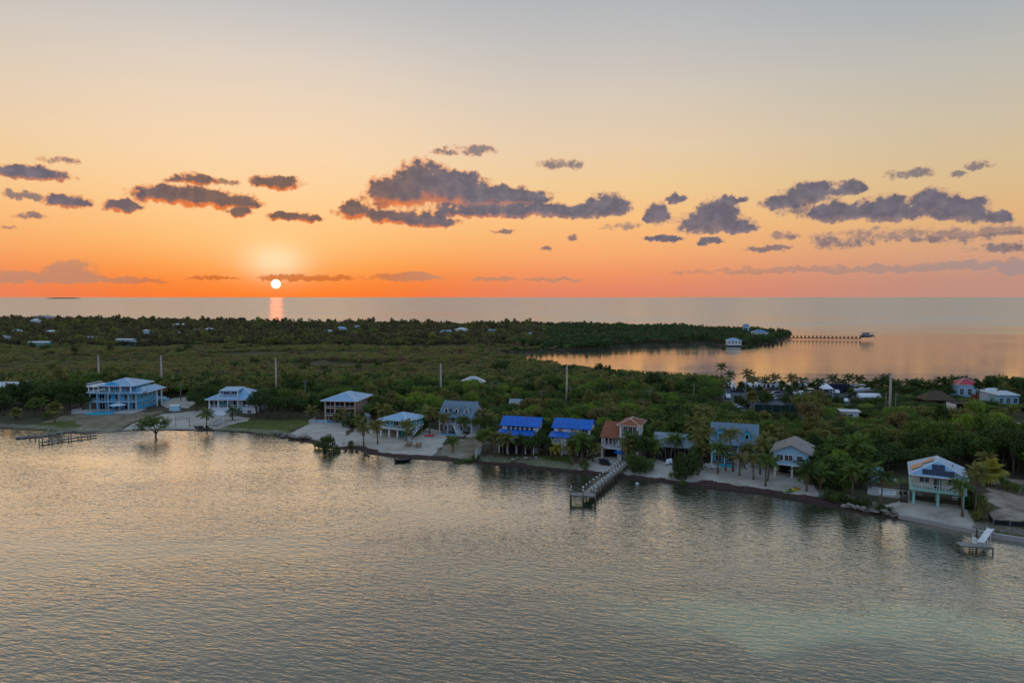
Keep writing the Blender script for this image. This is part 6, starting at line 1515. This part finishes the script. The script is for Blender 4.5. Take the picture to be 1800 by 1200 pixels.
V0, V1 = Vector(gp(309, 747)), Vector(gp(333, 747)); root = empty('volleyball_net', V0.x, V0.y, 1.0, 0, 'volleyball net on two posts on the sandy beach at left', 'net'); e = V1 - V0
for k, hh in ((0, 2.6), (1, 2.6)): MB().tube([(e.x * k, e.y * k, -.3), (e.x * k, e.y * k, hh)], .06, 6).build('post', DARKWOOD, root)
mb = MB()
for i in range(7): mb.tube([(0, 0, 1.6 + i * .14), (e.x, e.y, 1.6 + i * .14)], .012, 3)
for i in range(16): mb.tube([(e.x * i / 15, e.y * i / 15, 1.6), (e.x * i / 15, e.y * i / 15, 2.44)], .012, 3)
mb.build('netting', BLACK, root)

# ---- fences
a, b = Vector(gp(836, 802)), Vector(gp(847, 791)); root = empty('white_fence', a.x, a.y, 1.0, 0, 'short white board fence on the bank left of the house with six upper windows', 'fence'); e = b - a; n = 9
for i in range(n): p, q = e * (i / n), e * ((i + .9) / n); s = Vector((-e.y, e.x)).normalized() * .04; MB().prism([(*(p - s), -.3), (*(q - s), -.3), (*(q + s), -.3), (*(p + s), -.3)], (0, 0, 1.9)).build('board', TRIM, root)
def run_fence(name, pts, hgt, m, label, z=1.1, post=None):
    w = [Vector(gp(*p, z)) for p in pts]; root = empty(name, w[0].x, w[0].y, z, 0, label, 'fence')
    for a, b in zip(w[:-1], w[1:]):
        n = max(1, int((b - a).length / 2.6)); d = (b - a).normalized(); s = Vector((-d.y, d.x)) * .03
        for i in range(n):
            p, q = a.lerp(b, i / n) - w[0] + d * .04, a.lerp(b, (i + 1) / n) - w[0] - d * .04
            MB().prism([(*(p - s), -.3), (*(q - s), -.3), (*(q + s), -.3), (*(p + s), -.3)], (0, 0, hgt + .3)).build('fence_panel', m, root)
            MB().box(p.x - .06, p.x + .02, p.y - .06, p.y + .06, -.3, hgt + .12).build('post', post or GREYMETAL, root)
run_fence('screen_fence', [(1326, 723), (1372, 724), (1420, 724)], 2.3, flat('green_windscreen', (34, 58, 50), .8), 'long dark green screen fence along the car park')
run_fence('silt_fence', [(1737, 906), (1746, 918), (1775, 921), (1830, 923)], 0.5, BLACK, 'low black silt fence at the foot of the bare dirt lot')
run_fence('wire_fence', [(1560, 730), (1600, 740)], 1.4, GREYMETAL, 'grey fence by the poles right of the car park')

# ---- utility poles and wires
POLEC = flat('pole_concrete', (186, 172, 156), .85); POLEW = wood('pole_wood', (150, 140, 126))
def upole(px, base, top, big, label):
    x, y = gp(px, base); d = ray(px, top); zt = CAM_H + d[2] * (y / d[1]); H = zt - 1.0
    root = empty('utility_pole', x, y, 1.0, 0, label, 'pole', 'tall concrete power poles' if big else 'wooden utility poles')
    MB().tube([(0, 0, -.5), (0, 0, H)], [.42, .28] if big else [.17, .12], 8).build('shaft', POLEC if big else POLEW, root, True)
    if big:
        for k in (.5, 1.6, 2.7): MB().tube([(0, -.3, H - k), (0, -1.0, H - k + .15)], .05, 5).build('insulator', GREYMETAL, root)
    else:
        MB().box(-.9, .9, -.08, .04, H - .6, H - .45).build('crossarm', POLEW, root)
        for k in (-.8, 0.3, .8): MB().tube([(k, -.02, H - .45), (k, -.02, H - .2)], .05, 5).build('insulator', GREYMETAL, root)
    return Vector((x, y, 1.0 + H))
BIG = [upole(px, b, t, True, lb) for px, b, t, lb in ((175, 690, 625, 'leftmost tall concrete pole above the sky blue villa'), (285, 693, 625, 'tall concrete pole right of the sky blue villa'), (486, 700, 629, 'tall concrete pole below the sun path'), (775, 708, 639, 'tall concrete pole left of the white-roofed bungalow'), (996, 718, 642, 'tall concrete pole behind the blue roof with orange shutters'), (1563, 742, 656, 'tall dark pole right of the car park'))]
SMALL = [upole(px, b, t, False, lb) for px, b, t, lb in ((537, 708, 669, 'wooden pole left of the pink house'), (864, 712, 671, 'left of two thin poles right of the bungalow'), (876, 712, 671, 'right of two thin poles right of the bungalow'), (952, 716, 685, 'short pole above the two blue roofs'), (1141, 722, 684, 'wooden pole in the trees above the low cottage'), (1219, 724, 674, 'wooden pole left of the car park'), (1556, 742, 689, 'thin pole just left of the tall dark pole'), (1573, 744, 690, 'thin pole just right of the tall dark pole'), (1750, 805, 741, 'thin green pole in the thicket at right'), (318, 704, 674, 'thin pole in the yard between the villa and the hipped house'), (1002, 720, 680, 'short pole touching the tall concrete pole'), (1312, 690, 660, 'thin dark pole at the marina'), (1325, 690, 652, 'tall dark mast pole at the marina beside the palms'))]
WIRE = flat('wire', (40, 40, 42), .5)
def wires(ps, drop, label):
    root = empty('power_line', ps[0].x, ps[0].y, ps[0].z, 0, label, 'cable')
    for i in range(len(ps) - 1):
        a, b = ps[i] - ps[0], ps[i + 1] - ps[0]
        MB().tube([tuple(a.lerp(b, t) - Vector((0, 1.0, drop + 4 * .9 * t * (1 - t)))) for t in (0, .2, .4, .6, .8, 1)], .035, 4, False).build('wire', WIRE, root)
wires(BIG, .4, 'thin upper power line strung between the tall concrete poles'); wires(BIG, 1.5, 'thin middle power line strung between the tall concrete poles'); wires([SMALL[0], SMALL[1], SMALL[4], SMALL[5], SMALL[6]], .2, 'thin lower wire strung between the wooden poles')

# ---- vehicles
PAINTS = {'white': (220, 222, 224), 'silver': (150, 154, 160), 'dark': (38, 42, 50), 'red': (150, 30, 34), 'blue': (40, 70, 120), 'tan': (176, 150, 124)}
def car_paint(c): return mat('car ' + c, lambda nt: principled(nt, lin(*PAINTS[c]), .28, .5))
def make_car(c, suv):
    r_ = bpy.data.objects.new('parked_car', None); COL.objects.link(r_); h = .2 if suv else 0
    prof = [(-2.1, .45), (2.1, .45), (2.15, .75), (1.2, .98), (.55, 1.45 + h), (-1.3 - h, 1.5 + h), (-1.95, 1.0), (-2.15, .9)]
    MB().prism([(x, -.82, z) for x, z in prof], (0, 1.64, 0)).build('body', car_paint(c), r_)
    MB().prism([(1.05, -.835, 1.0), (.52, -.835, 1.38 + h), (-1.2, -.835, 1.42 + h), (-1.65, -.835, 1.02)], (0, 1.67, 0)).build('side_window', GLASS, r_)
    MB().prism([(1.17, -.7, 1.01), (.6, -.7, 1.42 + h), (.6, .7, 1.42 + h), (1.17, .7, 1.01)], (.03, 0, .02)).build('windscreen', GLASS, r_)
    for x in (-1.35, 1.35):
        for y in (-.84, .66):
            w = MB().tube([(x, y, .34), (x, y + .18, .34)], .34, 12).build('wheel', RUBBER, r_); MB().tube([(x, y - .01, .34), (x, y + .19, .34)], .17, 8).build('rim', GREYMETAL, w)
    for y in (-.6, .6): MB().box(2.1, 2.16, y - .16, y + .16, .66, .78).build('headlight', WHITEPL, r_)
    return r_
CARS = [(360, 679, 'red', 1, 10, 'dark red car parked in the clearing behind the hipped-roof house'), (1293, 717, 'white', 0, 20, 'white car at the left corner of the dark green fence'), (1323, 691, 'white', 1, 0, 'white car left of the tan vehicle in the car park'), (1347, 690, 'tan', 1, 5, 'tan car in the car park row'), (1353, 697, 'silver', 0, 5, 'silver car below the tan one in the car park'), (1358, 702, 'white', 0, 5, 'white car nearest the hedge in the car park'), (1468, 691, 'white', 1, 90, 'white pickup-sized car facing out of the marina yard'), (1236, 690, 'dark', 0, 0, 'dark car at the left end of the car park'), (1256, 690, 'silver', 1, 0, 'silver car at the left end of the car park'), (1298, 688, 'dark', 1, 0, 'dark car left of the fan palm in the car park'), (1440, 691, 'red', 0, 0, 'red car under the marina palms'), (1486, 690, 'dark', 0, 0, 'dark car right of the white pickup'), (1512, 728, 'red', 0, 60, 'red car on the lane right of the car park'), (1418, 690, 'blue', 0, 0, 'blue car under the fan palms at the marina'), (1643, 722, 'dark', 0, 0, 'dark car before the thatched hut'), (1366, 694, 'silver', 1, 5, 'silver car on the open lane right of the tan vehicle'), (1372, 702, 'dark', 0, 85, 'dark car on the open lane near the hedge'), (1279, 700, 'white', 1, 80, 'white car on the left lane of the car park'), (1484, 706, 'white', 0, 80, 'white car on the right lane of the car park'), (1490, 697, 'silver', 0, 80, 'silver car on the right lane behind the white one'), (1788, 718, 'silver', 1, 0, 'silver car beside the dark stair at right')]
CP = {}
for px, py, c, suv, rz, lb in CARS:
    if (c, suv) in CP: o = copy_tree(CP[(c, suv)])
    else: o = CP[(c, suv)] = make_car(c, suv)
    x, y = gp(px, py); o.location = (x, y, ground_z(x, y) + .02); o.rotation_euler = (0, 0, R(rz)); tag(o, lb, 'car', 'cars parked around the houses and marina')
def make_boat(L, top, m):
    r_ = bpy.data.objects.new('trailer_boat', None); COL.objects.link(r_); hull(L, 2.5, 1.3, m, 'hull', r_, .7)
    MB().box(-.6, .6, -.5, .5, 1.9, 2.6).build('console', WHITEPL, r_)
    if top:
        MB().box(-1.4, 1.2, -1.0, 1.0, 3.5, 3.62).build('hardtop', WHITEPL, r_)
        for x in (-1.2, 1.0):
            for y in (-.9, .9): MB().tube([(x, y, 1.9), (x, y, 3.5)], .04, 5).build('top_post', GREYMETAL, r_)
    MB().box(-L / 2 - .5, -L / 2 - .05, -.3, .3, 1.0, 2.2).build('outboard', BLACK, r_)
    for y in (-.9, .9): MB().tube([(-.8, y - .1, .35), (-.8, y + .1, .35)], .35, 10).build('trailer_wheel', RUBBER, r_)
    MB().box(-L * .4, L * .55, -.08, .08, .45, .6).box(-L * .4, L * .2, -.9, -.8, .45, .6).box(-L * .4, L * .2, .8, .9, .45, .6).build('trailer', GREYMETAL, r_)
    return r_
GREYHULL = flat('blue_grey_gelcoat', (130, 150, 166), .3, .5)
BOATS = [(1246, 683, 8, 1, 0, 70), (1263, 675, 7, 1, 1, 60), (1281, 679, 8, 1, 0, 80), (1289, 686, 8.5, 1, 0, 75), (1308, 681, 8, 1, 1, 85), (1318, 683, 7, 0, 0, 90), (1331, 682, 8, 0, 0, 80), (1366, 684, 8, 1, 0, 20), (1378, 684, 7, 0, 1, 80), (1404, 682, 7, 1, 1, 90), (1415, 683, 7, 1, 0, 85), (1425, 682, 7, 0, 1, 95), (1437, 682, 8, 1, 0, 15), (1423, 699, 8.5, 1, 0, 10), (1408, 698, 7, 0, 0, 10), (1500, 685, 7, 1, 1, 80), (1477, 684, 8, 0, 1, 5), (1340, 683, 7, 1, 0, 80), (1352, 683, 7, 0, 1, 90), (1390, 690, 7.5, 1, 0, 10), (1448, 684, 7, 1, 1, 80), (1514, 692, 7.5, 1, 0, 10)]
BP = {}
oname = ['leftmost', 'second', 'third', 'fourth', 'fifth', 'sixth', 'seventh', 'eighth', 'ninth', 'tenth', 'eleventh', 'twelfth', 'thirteenth', 'fourteenth', 'fifteenth', 'sixteenth', 'seventeenth', 'eighteenth', 'nineteenth', 'twentieth', 'twenty-first', 'rightmost']
for i, (px, py, L, top, mm, rz) in enumerate(sorted(BOATS)):
    k = (L, top, mm)
    if k in BP: o = copy_tree(BP[k])
    else: o = BP[k] = make_boat(L, top, GREYHULL if mm else WHITEPL)
    x, y = gp(px, py); o.location = (x, y, max(.5, ground_z(x, y))); o.rotation_euler = (0, 0, R(rz)); tag(o, '%s boat on a trailer in the marina row, %s hull, counting from the left' % (oname[i], 'grey' if mm else 'white'), 'boat', 'boats stored on trailers at the marina')
h = House('white_tent', 1455, 694, -5, 'small peaked white tent at the marina under the palms', 'tent')
for x in (-1.8, 1.8):
    for y in (0, 3.4): h.post(x, y, -.4, 2.2, .06)
h.hip(-1.8, 1.8, 0, 3.4, 2.2, 2.0, TRIM, .2)
h = House('dark_trailer', 1472, 689, -4, 'dark navy box trailer parked at the marina', 'trailer')
h.box('body', -3.4, 3.4, 0, 2.4, .5, 3.2, flat('navy_panel', (34, 40, 62), .4)); h.box('chassis', -3.6, 4.6, .4, 2.0, .3, .48, BLACK)
for x in (-1.6, -.6): MB().tube([(x, -.12, .2), (x, .1, .2)], .4, 10).build('wheel', RUBBER, h.root)
h = House('white_trailer', 306, 724, 4, 'white box trailer parked on the sand left of the hipped-roof house', 'trailer')
h.box('body', -1.5, 1.5, 0, 2.0, .2, 2.0, paint('trailer_blue_white', (176, 206, 218))); h.box('roof', -1.55, 1.55, -.05, 2.05, 2.0, 2.1, TRIM)
for x in (-1.0, .8): MB().tube([(x, -.1, 0), (x, .1, 0)], .38, 10).build('wheel', RUBBER, h.root)
x, y = gp(284, 708); root = empty('covered_boat', x, y, 1.0, R(-10), 'boat under a pale blue cover on the drive beside the sky blue villa', 'boat'); hull(6, 2.3, 1.2, PALEB, 'hull', root, .6); MB().prism([(-2.8, -1, 1.8), (-2.8, 1, 1.8), (-2.8, 0, 2.6)], (4.4, 0, 0)).build('cover', PALEB, root)
h = House('plunge_pool', 1565, 868, -29, 'small raised plunge pool with white deck left of the solar-panelled stilt house', 'pool')
h.box('pool_deck', -3.8, 3.2, -2.2, 3.6, -.6, .16, CONCRETE); h.box('pool_rim', -1.8, .9, -1.2, 1.6, .165, .3, TRIM); MB().box(-1.6, .7, -1.0, 1.4, .305, .33).build('pool_water', POOLW, h.root)
for x, y in ((1.4, .2), (2.2, .8)): h.box('planter', x, x + .5, y, y + .4, .165, .6, BLACK)
small_house('pool_shed', 1536, 845, -29, 'small blue-roofed shed at the hedge left of the plunge pool', 2.0, 1.8, 2.0, .5, PALEB, BLUEROOF, False, 1, 'shed')
x, y = gp(1560, 842); root = empty('storage_slab', x, y, 1.15, R(-29), 'pale concrete slab on the grass behind the plunge pool', 'slab'); MB().box(-1.6, 1.6, -.9, .9, -.4, .12).build('slab', CONCRETE, root)

# ---- a low islet on the horizon
mb = MB(); pts = [(-330, 0), (-250, 14), (-120, 22), (40, 17), (160, 22), (260, 12), (330, 0)]
mb.prism([(x, 0, z) for x, z in pts], (0, 300, 0)); d = ray(105, 521.5); o = mb.build('distant_islet', DARKROCK, loc=(d[0] / d[1] * 16000, 16000, 0)); tag(o, kind='structure')
finish_labels()
